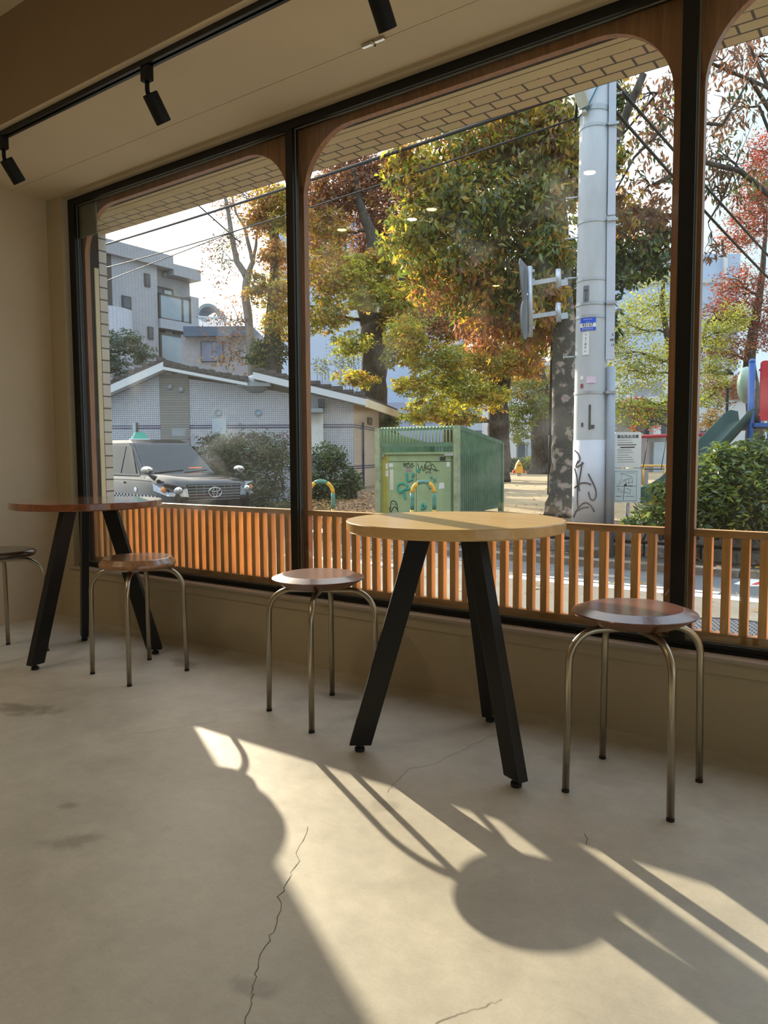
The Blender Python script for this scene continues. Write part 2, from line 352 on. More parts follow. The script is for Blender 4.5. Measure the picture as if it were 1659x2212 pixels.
M_TILE_SOF = tiles('soffit_tile', (206, 188, 146), (196, 178, 138), (74, 58, 46), 0.116, 0.065, 0.005, 0.5, 'xy', 0.5, 0.3, (0.03, 0.352))
M_TILE_PIER = tiles('pier_tile', (198, 190, 176), (188, 180, 166), (84, 74, 66), 0.30, 0.077, 0.005, 0.0, 'yz', 0.5)
M_PLASTER = mat('cream_plaster', (206, 192, 156), 0.8, var=0.06, scale=4, bump=0.1, bscale=90)
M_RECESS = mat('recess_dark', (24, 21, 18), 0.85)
# ================================================================== the room
XL, CZ = -4.055, 2.362
b = MB().box(XL - 0.2, 3.6, -6.1, 0.1, -0.16, 0.0)
floor = struct(b.build('floor', M_FLOOR, local=True))
def crack(pts, w):
    m = MB(); vs = []
    pp = [PA(x, y, 2, 0.0) for x, y in pts]; out = []
    rr = random.Random(3)
    for a, c in zip(pp[:-1], pp[1:]):
        for k in range(6):
            q = a.lerp(c, k / 6); j = (c - a).length * 0.06; out.append(Vector((q.x + rr.uniform(-j, j), q.y + rr.uniform(-j, j), 0.0006)))
    out.append(pp[-1] + Vector((0, 0, 0.0006)))
    for i, q in enumerate(out):
        t = (out[min(i + 1, len(out) - 1)] - out[max(0, i - 1)]).normalized(); n = Vector((-t.y, t.x, 0)); ww = w * rr.uniform(0.5, 1.3)
        vs += [q - n * ww, q + n * ww]
    m.add(vs, [(2 * i, 2 * i + 1, 2 * i + 3, 2 * i + 2) for i in range(len(out) - 1)])
    return m.build('floor_crack', M_CRACK, floor)
crack(((668, 1788), (634, 1872), (606, 1935), (592, 2010), (556, 2075), (545, 2130), (544, 2170), (512, 2240)), 0.0007)
crack(((1112, 1560), (1075, 1585), (1020, 1608), (940, 1650), (880, 1662), (852, 1690), (838, 1712)), 0.0005)
crack(((250, 1590), (330, 1580), (410, 1566), (470, 1560)), 0.0005)
crack(((1085, 2160), (1040, 2176), (990, 2190), (940, 2212)), 0.0005)
crack(((1262, 1800), (1268, 1812), (1266, 1825)), 0.0008)
struct(MB().box(XL - 0.2, XL, -6.1, 0.0, 0, 2.8).build('wall_left', M_WALL))
struct(MB().box(3.5, 3.7, -6.1, -4.6, 0, 2.8).box(3.5, 3.7, -1.0, 0.0, 0, 2.8).box(3.5, 3.7, -4.6, -1.0, 2.4, 2.8).box(3.5, 3.7, -4.6, -1.0, 0, 0.1).build('wall_right', M_WALL))
wr_ = struct(empty('window_5', (3.6, -2.8, 0.1)))                    # unseen glazed opening, added to bring more daylight into the room
MB().box(3.597, 3.603, -4.6, -1.0, 0.1, 2.4).build('glass_pane', M_GLASS, wr_)
fb = MB()
for y in (-4.6, -2.83, -1.05): fb.box(3.57, 3.63, y, y + 0.05, 0.1, 2.4)
fb.build('window_frame', M_BLACK, wr_)
struct(MB().box(XL - 0.2, 3.7, -6.3, -6.1, 0, 2.9).build('wall_back', M_WALL))
b = MB()
b.box(XL - 0.2, 3.7, 0.0, 0.2, -0.15, 0.283)                          # low wall under the windows
b.box(XL - 0.2, 3.7, 0.13, 0.2, 0.283, 0.31)
b.box(XL - 0.2, -3.905, 0.0, 0.13, 0.283, 2.9)
b.box(2.80, 3.7, 0.0, 0.13, 0.283, 2.9)
b.box(-3.905, 2.80, 0.0, 0.13, 2.347, 2.9)
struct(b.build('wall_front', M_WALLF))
b = MB(); b.box(-3.93, 2.85, -0.022, 0.14, 0.2845, 0.2985); struct(b.build('trim_1', M_SILL, bevel=0.003))
b = MB(); b.box(-3.92, 2.85, -0.008, 0.0, 0.243, 0.284); struct(b.build('trim_2', M_WALLF, bevel=0.002))
b = MB()                                                             # lower strip of ceiling along the window, its upright edge, the higher ceiling behind it
b.box(XL - 0.2, 3.7, -0.64, -0.2015, CZ, 2.9)
b.box(XL - 0.2, 3.7, -0.1985, 0.0, CZ, 2.9)
b.box(XL - 0.2, 3.7, -0.2015, -0.1985, CZ + 0.012, 2.9, 1)
b.box(XL - 0.2, 3.7, -6.3, -0.64, 2.80, 2.9)
b.box(XL - 0.2, 3.7, -0.643, -0.64, CZ, 2.80, 2)  # thin upright face in a browner colour than the ceiling
struct(b.build('ceiling', [M_CEIL, M_GAP, mat('brown_bulkhead', (150, 128, 100), 0.8, var=0.03)]))
# ------------------------------------------------------------------ windows: black steel frames with one pane each
BAYS = ((-3.847, -2.259, -3.848, -2.300), (-2.219, -0.626, -2.210, -0.662), (-0.581, 1.020, -0.571, 0.977), (1.065, 2.76, 1.07, 2.7))  # the last bay is unseen, added for more daylight indoors
ZT, ZB = 2.311, 0.3235
for i, (x0, x1, w0, w1) in enumerate(BAYS):
    win = struct(empty('window_%d' % (i + 1), ((x0 + x1) / 2, 0.06, ZB)))
    b = MB()
    l0 = -3.905 if i == 0 else (x0 - (x0 - BAYS[i - 1][1]) / 2)
    r1 = 2.80 if i == 3 else (x1 + (BAYS[i + 1][0] - x1) / 2)
    b.box(l0, r1, 0.040, 0.078, ZT, 2.3465); b.box(l0, r1, 0.040, 0.078, 0.2985, ZB)
    b.box(l0, x0, 0.040, 0.078, ZB, ZT); b.box(x1, r1, 0.040, 0.078, ZB, ZT)
    b.box(l0, r1, 0.032, 0.040, 0.2985, 0.308)
    b.build('window_frame', M_BLACK, win)
    b = MB(); t = 0.0045
    b.box(x0, x1, 0.0555, 0.0585, ZT - t, ZT); b.box(x0, x1, 0.0555, 0.0585, ZB, ZB + t)
    b.box(x0, x0 + t, 0.0555, 0.0585, ZB + t, ZT - t); b.box(x1 - t, x1, 0.0555, 0.0585, ZB + t, ZT - t)
    b.build('glazing_bead', M_BEAD, win)
    MB().box(x0, x1, 0.059, 0.065, ZB, ZT).build('glass_pane', M_GLASSD if i == 0 else M_GLASS, win)
    if i == 0: MB().box(-3.846, -3.684, 0.068, 0.074, 2.135, 2.32).build('corner_plate', M_PLATE, win)
# ------------------------------------------------------------------ wooden lattice frames with arched heads just outside the glass
def lattice(i, label):
    x0, x1 = BAYS[i][2], BAYS[i][3]; y0, y1 = 0.100, 0.130; zt, R = 2.29, 0.255; o0, o1, ot = x0 - 0.044, x1 + 0.044, 2.345
    root = tag(empty('wooden_lattice_frame', ((x0 + x1) / 2, 0.115, 0.31)), label, 'window frame', 'arched oak frames with slats along the shop front')
    inner, outer = [], []
    def corner(cx, sgn):
        for k in range(13):
            a = math.pi / 2 * k / 12
            dx, dz = math.cos(a), math.sin(a)
            inner.append((cx + sgn * R * dx, zt - R + R * dz))
            ex = (o1 - cx) if sgn > 0 else (cx - o0); ez = ot - (zt - R)
            t = min(ex / dx if dx > 1e-6 else 1e9, ez / dz if dz > 1e-6 else 1e9)
            outer.append((cx + sgn * t * dx, zt - R + t * dz))
    corner(x0 + R, -1); n1 = len(inner); corner(x1 - R, 1); inner[n1:] = inner[n1:][::-1]; outer[n1:] = outer[n1:][::-1]
    b = MB(); pts = [(q[0], q[1]) for q in inner]; n = len(inner)
    vs = [(u, y0, v) for u, v in inner] + [(u, y0, v) for u, v in outer] + [(u, y1, v) for u, v in inner] + [(u, y1, v) for u, v in outer]
    fs = []
    for k in range(n - 1):
        fs += [(k, k + 1, n + k + 1, n + k), (2 * n + k, 3 * n + k, 3 * n + k + 1, 2 * n + k + 1), (k, 2 * n + k, 2 * n + k + 1, k + 1), (n + k, n + k + 1, 3 * n + k + 1, 3 * n + k)]
    b.add(vs, fs)
    zs = zt - R
    b.box(o0, x0, y0, y1, 0.31, zs); b.box(x1, o1, y0, y1, 0.31, zs)
    b.build('arched_surround', M_OAKSHADE, root)
    MB().box(x0, x1, 0.096, 0.132, 0.651, 0.674).build('top_rail', M_OAKX, root, bevel=0.002)
    MB().box(x0, x1, y0, y1, 0.3105, 0.346).build('bottom_rail', M_OAKX, root, bevel=0.002)
    s0 = None
    for k in range(28):
        xa = x0 + 0.0297 + k * 0.05421
        if s0 is None:
            s0 = MB().box(xa, xa + 0.0246, y0, y1, 0.346, 0.651).build('slat', M_OAK, root, bevel=0.0012); xs = xa
        else:
            c = s0.copy(); COL.objects.link(c); c.parent = root; c.location = (xa - xs, 0, 0)
    return root
lattice(0, 'arched oak lattice frame in the left window, behind the reddish table')
lattice(1, 'arched oak lattice frame in the wide middle window, behind the pale oak table')
lattice(2, 'arched oak lattice frame at the right edge, with the large leafy bush seen through it')
# ------------------------------------------------------------------ outside face of the building: tiled soffit and pier
b = MB()
b.box(-5.2, 4.2, 0.131, 0.250, 2.346, 2.37, 2); b.box(-5.2, 4.2, 0.250, 0.352, 2.35, 2.9, 1); b.box(-5.2, 4.2, 0.352, 0.547, 2.350, 2.9, 0)
for k in range(80): b.box(-5.18 + k * 0.116, -5.173 + k * 0.116, 0.349, 0.353, 2.3496, 2.36, 3)
b.box(-5.2, 4.2, 0.286, 0.289, 2.3492, 2.36, 3)
b.box(-9.0, 9.0, 0.20, 0.547, 2.9, 4.6, 4); b.box(-9.0, -5.2, 0.2, 0.547, -0.15, 2.9, 4); b.box(4.2, 9.0, 0.2, 0.547, -0.15, 2.9, 4)  # unseen facade, added to darken the taxi's reflections, kept low for sky light
struct(b.build('trim_3', [M_TILE_SOF, M_PLASTER, M_RECESS, M_GAP, tiles('unseen_facade_tile', (150, 152, 154), (142, 144, 146), (90, 88, 86), 0.116, 0.065, 0.005, 0.5, 'xz', 0.5)], local=True))
b = MB()
b.box(-5.2, -4.300, 0.492, 0.547, -0.15, 2.35, 0); b.box(-5.2, -4.305, 0.40, 0.492, -0.15, 2.35, 2); b.box(-5.2, -4.296, 0.455, 0.485, -0.15, 2.12, 1)
b.box(-5.2, -4.296, 0.31, 0.41, -0.15, 2.12, 1); b.box(-5.2, -4.31, 0.131, 0.40, -0.15, 2.346, 2)
struct(b.build('trim_4', [M_TILE_PIER, M_PLASTER, M_RECESS]))
# ------------------------------------------------------------------ lighting track, spotlights, ceiling catches
tr = tag(empty('lighting_track', (-0.3, -0.595, CZ - 0.02)), 'black lighting track running along the edge of the low ceiling', 'track')
b = MB()
b.box(XL, 3.4, -0.6125, -0.6005, CZ - 0.02, CZ); b.box(XL, 3.4, -0.5895, -0.5775, CZ - 0.02, CZ); b.box(XL, 3.4, -0.6005, -0.5895, CZ - 0.006, CZ)
b.build('channel', M_BLACK, tr); MB().box(XL, 3.4, -0.5975, -0.5925, CZ - 0.011, CZ - 0.006).build('copper_strip', mat('track_inlay', (70, 62, 50), 0.35, 0.6), tr)
def spot(x, label):
    r = tag(empty('spotlight', (x, -0.595, CZ - 0.02)), label, 'spotlight', 'black spotlights on the track'); z = CZ - 0.02
    MB().box(x - 0.021, x + 0.021, -0.609, -0.581, z - 0.052, z).build('track_adapter', M_BLACKM, r, bevel=0.002)
    MB().tube([(x, -0.595, z - 0.052), (x, -0.595, z - 0.084), (x + 0.001, -0.592, z - 0.096)], 0.0085, 10).build('stem', M_BLACKM, r)
    ax = Vector((0.02, 0.573, -0.82)).normalized(); top = Vector((x + 0.001, -0.592, z - 0.094)) + ax * 0.001 + Vector((0.008, 0, 0)); q = Vector((0, 0, 1)).rotation_difference(-ax)
    T = lambda v: q @ v
    o = MB().lathe([(0.024, -0.104), (0.0278, -0.104), (0.029, -0.1015), (0.029, -0.004), (0.0268, 0.0)], top, 32, 0, True, T).build('lamp_body', M_BLACKM, r)
    o2 = MB().lathe([(0.001, -0.094), (0.0235, -0.1045)], top, 24, 0, True, T).build('reflector', M_BLACK, o)
    return r
spot(-3.372, 'black cylindrical spotlight nearest the left wall, at the picture edge')
spot(-2.352, 'black cylindrical spotlight hanging complete above the left window')
spot(-1.325, 'black cylindrical spotlight cut by the top edge of the picture')
def catch(px, py, label):
    c = PA(px, py, 2, CZ); x = c.x
    r = tag(empty('ceiling_catch', (x, -0.212, CZ - 0.014)), label, 'catch', 'panel catches on the ceiling joint')
    MB().box(x - 0.052, x - 0.003, -0.2195, -0.2035, CZ - 0.012, CZ).build('latch_plate', M_CHROME, r, bevel=0.002)
    MB().box(x + 0.003, x + 0.046, -0.2195, -0.2045, CZ - 0.010, CZ).build('keeper_plate', M_CHROME, r, bevel=0.002)
    MB().tube([(x - 0.004, -0.223, CZ - 0.009), (x - 0.004, -0.199, CZ - 0.009)], 0.005, 10).build('pivot', M_CHROME, r)
catch(826, 101, 'small chrome catch on the ceiling joint above the middle window')
catch(24, 425, 'small chrome catch on the ceiling joint in the far left corner')
# ================================================================== stools and tables
def stool(x, y, a0, seat_mat, label, kind, sx=0.0, sy=0.0):
    r = tag(empty('round_stool', (x, y, 0)), label, 'stool', 'round stools with bent steel legs')
    if kind == 'bevel': prof = [(0.05, 0.452), (0.118, 0.455), (0.1635, 0.4815), (0.1648, 0.484), (0.1635, 0.4862), (0.128, 0.4985), (0.126, 0.499)]
    elif kind == 'soft': prof = [(0.05, 0.452), (0.132, 0.454), (0.1525, 0.464), (0.156, 0.470), (0.1545, 0.478), (0.140, 0.4975), (0.137, 0.499)]
    else: prof = [(0.05, 0.458), (0.140, 0.458), (0.160, 0.463), (0.1665, 0.473), (0.166, 0.481), (0.160, 0.489), (0.145, 0.493)]
    MB().lathe(prof, (x + sx, y + sy, 0), 72, 0, kind == 'round').build('seat', seat_mat, r)
    rb = 0.1955; zt = 0.4435; R = 0.085
    for k in range(4):
        a = a0 + k * math.pi / 2; c, s = math.cos(a), math.sin(a); pts = []
        def pt(d, z): return Vector((x + d * c, y + d * s, z))
        zt_k = zt if k % 2 == 0 else zt - 0.0005
        ri = 0.012
        pts.append(pt(ri, zt_k)); pts.append(pt(0.07, zt_k))
        for j in range(11):
            t = math.pi / 2 * j / 10
            pts.append(pt(rb - 0.006 - R + R * math.sin(t), zt_k - R + R * math.cos(t)))
        pts.append(pt(rb, 0.006))
        g = MB().tube(pts, 0.0098, 14).build('leg', M_STEEL, r)
        MB().tube([pt(rb, 0.0), pt(rb, 0.008)], 0.0102, 14).build('foot_cap', M_RUBBER, g)
    MB().lathe([(0.055, 0.4525), (0.06, 0.4475), (0.06, 0.4525)], (x, y, 0), 24).build('mounting_disc', M_STEEL, r)
    return r
stool(-0.6014, -0.3899, -2.3773, M_WALNUT, 'dark walnut stool at the right, in front of the right mullion', 'bevel', -0.010, 0.012)
stool(-1.6945, -0.4189, -2.6261, M_WALNUT, 'dark walnut stool between the two tables, left of the pale oak one', 'bevel', -0.022, 0.010)
stool(-2.6613, -0.4791, -2.4125, M_ELM, 'lighter brown stool beside the reddish brown table', 'soft', 0.02, -0.01)
stool(-3.445, -0.668, -2.2, M_DARKSEAT, 'dark shiny stool cut off by the left picture edge', 'round')
def table(tx, ty, ta, m, edge, label):
    r = tag(empty('round_table', (tx, ty, 0)), label, 'table', 'round tables on three splayed black legs')
    MB().lathe([(0.320, 0.688), (0.3275, 0.690), (0.3293, 0.693), (0.3293, 0.7175), (0.3275, 0.720)], (tx, ty, 0), 128, 0).build('tabletop', m, r)
    for k in range(3):
        a = ta + k * 2 * math.pi / 3; c, s = math.cos(a), math.sin(a); rad = Vector((c, s, 0)); tan = Vector((-s, c, 0))
        def pt(d, q, z): return Vector((tx, ty, 0)) + rad * d + tan * q + Vector((0, 0, z))
        w, h = 0.034, 0.0165; rt_, rb_ = 0.102, 0.292
        vs = [pt(d + i * w, j * h, z) for d, z in ((rb_, 0.022), (rt_, 0.682)) for i, j in ((-1, -1), (1, -1), (1, 1), (-1, 1))]
        g = MB().add(vs, [(3, 2, 1, 0), (4, 5, 6, 7), (0, 1, 5, 4), (1, 2, 6, 5), (2, 3, 7, 6), (3, 0, 4, 7)]).build('leg', M_BLACK, r, bevel=0.0025)
        q = pt(rb_ + 0.002, 0, 0)
        MB().lathe([(0.0145, 0.0), (0.0155, 0.003), (0.0155, 0.012), (0.008, 0.013), (0.008, 0.024)], q, 20).build('levelling_foot', M_RUBBER, g)
    MB().lathe([(0.13, 0.681), (0.132, 0.688)], (tx, ty, 0), 40).build('mounting_plate', M_BLACK, r)
    return r
table(-1.1337, -0.4501, -2.5217, M_TOP1, None, 'round pale oak table with sunlit top in front of the middle window')
table(-3.0995, -0.4179, -1.4924, M_TOP2, None, 'round reddish brown table in the corner by the left wall')
# recessed lamps in the higher ceiling behind the viewer, mirrored in the panes
def downlight(x, y, warm, label):
    r = tag(empty('downlight', (x, y, 2.79)), label, 'ceiling light', 'recessed ceiling lights')
    MB().lathe([(0.036, 2.796), (0.046, 2.790), (0.052, 2.7935), (0.052, 2.80)], (x, y, 0), 32).build('trim_ring', mat('white_ring', (226, 222, 212), 0.5) if not D.materials.get('white_ring') else D.materials['white_ring'], r)
    MB().lathe([(0.036, 2.795), (0.036, 2.799)], (x, y, 0), 32).build('diffuser', emit('warm_lamp', (255, 214, 120), 60) if warm else emit('white_lamp', (255, 250, 240), 120), r)
    ld = D.lights.new('downlight_beam', 'SPOT'); lo = D.objects.new('downlight_beam', ld); COL.objects.link(lo); lo.parent = r; lo.location = (0, 0, -0.01)
    ld.energy = 12; ld.color = (1.0, 0.86, 0.68); ld.spot_size = math.radians(98); ld.spot_blend = 0.5; ld.shadow_soft_size = 0.04
for x, y, wm, l in ((-3.09, -2.44, 1, 'warm recessed ceiling light, its reflection in the middle of the tree crown'), (-3.96, -2.43, 1, 'warm recessed ceiling light nearest the left wall, reflected by the left mullion'), (-3.34, -2.55, 0, 'white recessed ceiling light reflected beside the warm one in the tree crown'),
                    (-1.85, -2.44, 0, 'white recessed ceiling light reflected on the concrete utility pole'), (-3.865, -5.03, 1, 'warm recessed ceiling light farthest back, reflected left of the road signs')):
    downlight(x, y, wm, l)
# ================================================================== the street and the park
GZ, PZ = -0.15, 0.12
M_PAVE = concrete('tan_paving', (118, 110, 98), (142, 134, 121), 1.2, 0.8)
M_ASPH = mat('asphalt', (112, 112, 112), 0.9, var=0.25, scale=70, bump=0.3, bscale=220)
M_SAND = concrete('park_sand', (150, 128, 95), (178, 154, 116), 0.5, 0.9)
M_WHITE = mat('road_paint_white', (236, 234, 226), 0.7, var=0.1, scale=30)
M_RED = mat('road_paint_red', (214, 70, 70), 0.7)
M_STONE = mat('granite_blocks', (136, 134, 132), 0.85, var=0.45, scale=26, bump=0.8, bscale=34)
M_KERB = mat('kerb_concrete', (132, 126, 116), 0.85, var=0.25, scale=20, bump=0.3)
M_SOIL = mat('leaf_litter_soil', (120, 96, 74), 0.95, var=0.45, scale=30, bump=0.5, bscale=60)
b = MB(); b.box(-9.5, 9, 0.2, 3.62, GZ - 0.1, GZ); struct(b.build('pavement', M_PAVE, local=True))
b = MB(); b.box(-7.2, 9, 3.62, 5.6, GZ - 0.1, GZ - 0.004)
b.add([(-7.2, 3.62, GZ - 0.004), (-7.2, 14, GZ - 0.004), (-10.2, 14, -0.45), (-10.2, 3.62, -0.45)], [(0, 1, 2, 3)])
b.box(-60, -10.2, 3.62, 40, -0.6, -0.45); b.box(-60, -9.5, -2, 3.62, -0.6, -0.4)
struct(b.build('road', M_ASPH, local=True))
b = MB()
b.prism([(9, 5.45), (-4.6, 5.45), (-7.0, 5.9), (-8.6, 8.6), (-12.5, 12.2), (-20, 14.5), (-60, 20), (-60, 90), (30, 90), (30, 5.45)], -0.6, PZ, lambda u, v, d: (u, v, d))
struct(b.build('park_ground', M_SAND, local=True))
b = MB(); b.prism([(-4.2, 5.6), (-7.0, 5.95), (-8.6, 8.65), (-12.5, 12.25), (-14, 13.2), (-11.6, 13.4), (-8.0, 11.2), (-6.2, 7.4), (-4.2, 6.9)], PZ, PZ + 0.012, lambda u, v, d: (u, v, d)); b.prism([(9, 5.5), (-4.2, 5.55), (-4.2, 6.5), (9, 6.6)], PZ, PZ + 0.011, lambda u, v, d: (u, v, d))
struct(b.build('planting_bed', M_SOIL, local=True))
b = MB(); b.box(-2.9, 9, 3.44, 3.6, GZ, GZ + 0.003); b.box(-2.9, -1.2, 3.66, 3.74, GZ - 0.004, GZ + 0.002); b.box(-5.6, -4.0, 3.44, 3.6, GZ, GZ + 0.003)
tag(b.build('road_line', M_WHITE), 'white painted line along the near edge of the road', 'road marking')
b = MB(); p = [PA(x, y, 2, GZ) for x, y in ((1585, 1261), (1614, 1249), (1659, 1251), (1690, 1256), (1680, 1267), (1620, 1266))]
b.prism([(q.x, q.y) for q in p], GZ - 0.004, GZ + 0.001, lambda u, v, d: (u, v, d))
p = [PA(x, y, 2, GZ) for x, y in ((1622, 1263), (1650, 1253), (1664, 1254), (1636, 1264))]; b.prism([(q.x, q.y) for q in p], GZ + 0.001, GZ + 0.002, lambda u, v, d: (u, v, d), 1)
tag(b.build('road_marking', [M_WHITE, M_RED]), 'white and red painted mark on the road at the right edge', 'road marking')
# manhole
r = tag(empty('manhole_cover', (-0.88, 2.43, GZ)), 'patterned round iron manhole cover in the pavement', 'manhole cover')
mi = mat('worn_iron', (120, 122, 130), 0.35, 0.7, var=0.3, scale=30)
MB().lathe([(0.33, GZ), (0.33, GZ + 0.008), (0.30, GZ + 0.008)], (-0.88, 2.43, 0), 48, cap=False).build('rim', mat('cast_iron', (70, 72, 80), 0.5, 0.6), r)
m = MB(); m.lathe([(0.297, GZ), (0.297, GZ + 0.007)], (-0.88, 2.43, 0), 48, 1)
for i in range(-8, 9):
    for j in range(-8, 9):
        x, y = i * 0.034 + (j % 2) * 0.017, j * 0.034
        if x * x + y * y < 0.26 ** 2: m.box(-0.88 + x - 0.0125, -0.88 + x + 0.0125, 2.43 + y - 0.009, 2.43 + y + 0.009, GZ + 0.007, GZ + 0.011)
m.build('lid', [mat('bright_iron', (150, 152, 160), 0.45, 0.4), mat('dark_iron', (52, 54, 60), 0.6, 0.5)], r)
# kerb and retaining wall of rough stones
b = MB()
for k in range(22): b.box(-4.2 + k * 0.6, -3.612 + k * 0.6, 4.48 + k * 0.016, 4.64 + k * 0.016, GZ - 0.004, GZ + 0.06)
struct(b.build('kerb', M_KERB))
struct(MB().box(-4.3, 9, 4.63, 5.46, GZ - 0.02, GZ + 0.02).build('gutter', mat('gutter_soil', (92, 86, 78), 0.95, var=0.4, scale=30)))
rr = random.Random(5); b = MB()
for row in range(2):
    x = -4.45 + row * 0.2
    while x < 6:
        w = rr.uniform(0.34, 0.62); y = 5.29 + rr.uniform(0, 0.03)
        z0, z1 = GZ + row * 0.16, GZ + 0.155 + row * 0.155
        vs = []
        for yy, k in ((y, 0.025), (y + 0.05, 0.0), (5.5, 0.0)):
            vs += [(x + k, yy, z0 + k), (x + w - 0.012 - k, yy, z0 + k), (x + w - 0.012 - k, yy, z1 - k + rr.uniform(-.01, .01)), (x + k, yy, z1 - k)]
        b.add(vs, [(0, 1, 2, 3)] + [(a, (a + 1) % 4, 4 + (a + 1) % 4, 4 + a) for a in range(4)] + [(4 + a, 4 + (a + 1) % 4, 8 + (a + 1) % 4, 8 + a) for a in range(4)])
        x += w
tag(b.build('retaining_wall', M_STONE), 'low grey rough stone retaining wall along the park edge', 'wall'); 
# ------------------------------------------------------------------ utility pole
M_POLE = mat('pole_concrete', (186, 190, 194), 0.7, var=0.1, scale=7, bump=0.05, stretch=(1, 1, 0.3))
M_POLEW = mat('pole_sheet', (196, 196, 202), 0.6, var=0.06, scale=5)
M_GALV = mat('galvanised_steel', (176, 182, 188), 0.42, 0.55, var=0.1, scale=30)
M_PVC = mat('grey_pipe', (150, 158, 168), 0.5, var=0.05)
M_PVCL = mat('pale_cover', (192, 200, 214), 0.5, var=0.04)
M_CABLE = mat('black_cable', (26, 26, 28), 0.6)
pb = PA(1258, 1208, 2, GZ); PX, PY = pb.x, pb.y + 0.16
def prad(z): return 0.170 - (z - GZ) * 0.0064
pole = tag(empty('utility_pole', (PX, PY, GZ)), 'grey concrete utility pole with bands, plates and a side pipe', 'utility pole')
MB().lathe([(prad(z), z) for z in (GZ, 0.9, 2.0, 3.4, 5.2)], (PX, PY, 0), 48, 0, True).build('shaft', M_POLE, pole)
MB().lathe([(prad(z) + 0.003, z) for z in (GZ + 0.25, 0.6, 1.07)], (PX, PY, 0), 48, 0, True).build('sheet_wrap', M_POLEW, pole)
tocam = Vector((CAM.x - PX, CAM.y - PY, 0)).normalized(); side = Vector((-tocam.y, tocam.x, 0))      # side: to the right as seen from the room
if side.dot(RT) < 0: side = -side
def pz(py): return P(1258, py, 7.42).z
def on_pole(ang, z, off=0.0):                                       # ang from the side facing the room, positive to the right
    d = tocam * math.cos(ang) + side * math.sin(ang); return Vector((PX, PY, z)) + d * (prad(z) + off)
def patch(name, ang, z0, z1, width, m, parent=pole, off=0.004, n=6):
    b = MB(); vs = []; h = width / prad(z0) / 2
    for i in range(n + 1):
        a = ang - h + 2 * h * i / n
        for z in (z0, z1):
            vs += [on_pole(a, z, off), on_pole(a, z, off + 0.002)]
    fs = []
    for i in range(n):
        k = i * 4; fs += [(k + 1, k + 5, k + 7, k + 3), (k, k + 2, k + 6, k + 4), (k, k + 4, k + 5, k + 1), (k + 2, k + 3, k + 7, k + 6)]
    fs += [(0, 1, 3, 2), (n * 4, n * 4 + 2, n * 4 + 3, n * 4 + 1)]
    return b.add(vs, fs).build(name, m, parent)
sp = Vector((PX, PY, 0)) + side * 0.212 + tocam * 0.06
def sidep(z, off=0.0): return Vector((sp.x, sp.y, z)) - side * (0.0064 * (z - GZ) - off)
MB().tube([sidep(GZ), sidep(pz(790))], 0.044, 16).build('conduit', M_PVC, pole)
b = MB(); b.bar(sidep(pz(775), -0.012), sidep(pz(470), -0.012), 0.085, 0.06, side); b.bar(sidep(pz(466), -0.012), sidep(pz(282), -0.008), 0.075, 0.05, side); b.bar(sidep(pz(278), -0.012), sidep(pz(150), -0.012), 0.07, 0.05, side)
cov = b.build('cable_cover', M_PVCL, pole)
cq = sidep(pz(728), -0.012) + tocam * 0.0315
for i, tx in enumerate(('5', '881', '15')):
    writing('cover_lettering', tx, 0.035, mat('letter_dark%d' % i, (40, 44, 52), 0.6), sidep(pz(722 + i * 11), 0.012) + tocam * 0.031, side, (0, 0, 1), cov)
for py, hh in ((241, .05), (277, .03), (477, .028), (601, .026), (653, .03), (681, .03), (846, .026), (1190, .028)):
    z = pz(py); b = MB(); b.lathe([(prad(z) + 0.001, z - hh / 2), (prad(z) + 0.006, z - hh / 2), (prad(z) + 0.006, z + hh / 2), (prad(z) + 0.001, z + hh / 2)], (PX, PY, 0), 40); b.build('strap_band', M_GALV, pole)
for py in (277, 477, 653, 846):
    z = pz(py); c = sidep(z); b = MB(); b.bar(on_pole(0.9, z, 0.0), c + side * 0.05 + tocam * 0.03, 0.004, 0.026, (0, 0, 1)); b.bar(c + tocam * 0.048 - side * 0.05, c + tocam * 0.048 + side * 0.05, 0.026, 0.003, (0, 0, 1)); b.build('conduit_clip', M_GALV, pole)
for py, sgn in ((308, 1), (396, 1), (488, 1), (668, 1), (838, 1), (213, 1), (419, -1), (506, -1), (592, -1), (764, -1)):
    b = MB(); z = pz(py); a = on_pole(sgn * 1.25, z, -0.02); c = a + side * sgn * 0.145 + Vector((0, 0, 0.012 if sgn > 0 else -0.008)); b.tube([a, c], 0.009, 8); b.tube([c - side * sgn * 0.012, c], 0.0145, 8); b.build('step_bolt', M_GALV, pole)
# plates and stickers
blue = mat('sign_blue', (40, 88, 210), 0.4, var=0.02); whitep = mat('plate_white', (232, 234, 236), 0.45, var=0.04); ink = mat('print_black', (24, 26, 34), 0.6); inkg = mat('print_grey', (150, 152, 156), 0.6)
aL = -0.22
np_ = patch('number_plate', aL, pz(712), pz(685), 0.155, blue); patch('white_band', aL, pz(705), pz(696.5), 0.155, whitep, np_, 0.0065)
def curved_text(name, body, size, m, ang, z, parent, off=0.0085):
    c = on_pole(ang, z, off); d = tocam * math.cos(ang) + side * math.sin(ang); rgt = Vector((-d.y, d.x, 0)); rgt = rgt if rgt.dot(RT) > 0 else -rgt
    return writing(name, body, size, m, c, rgt, (0, 0, 1), parent, 0.0008)
curved_text('lettering', '43107', 0.046, ink, aL, pz(700.8), np_); curved_text('lettering', '3212-2111', 0.026, whitep, aL, pz(708.8), np_); curved_text('lettering', '=======', 0.022, whitep, aL, pz(689), np_); curved_text('lettering', '- ------', 0.02, whitep, aL, pz(693), np_)
wp = patch('address_plate', -0.33, pz(765), pz(716), 0.065, whitep)
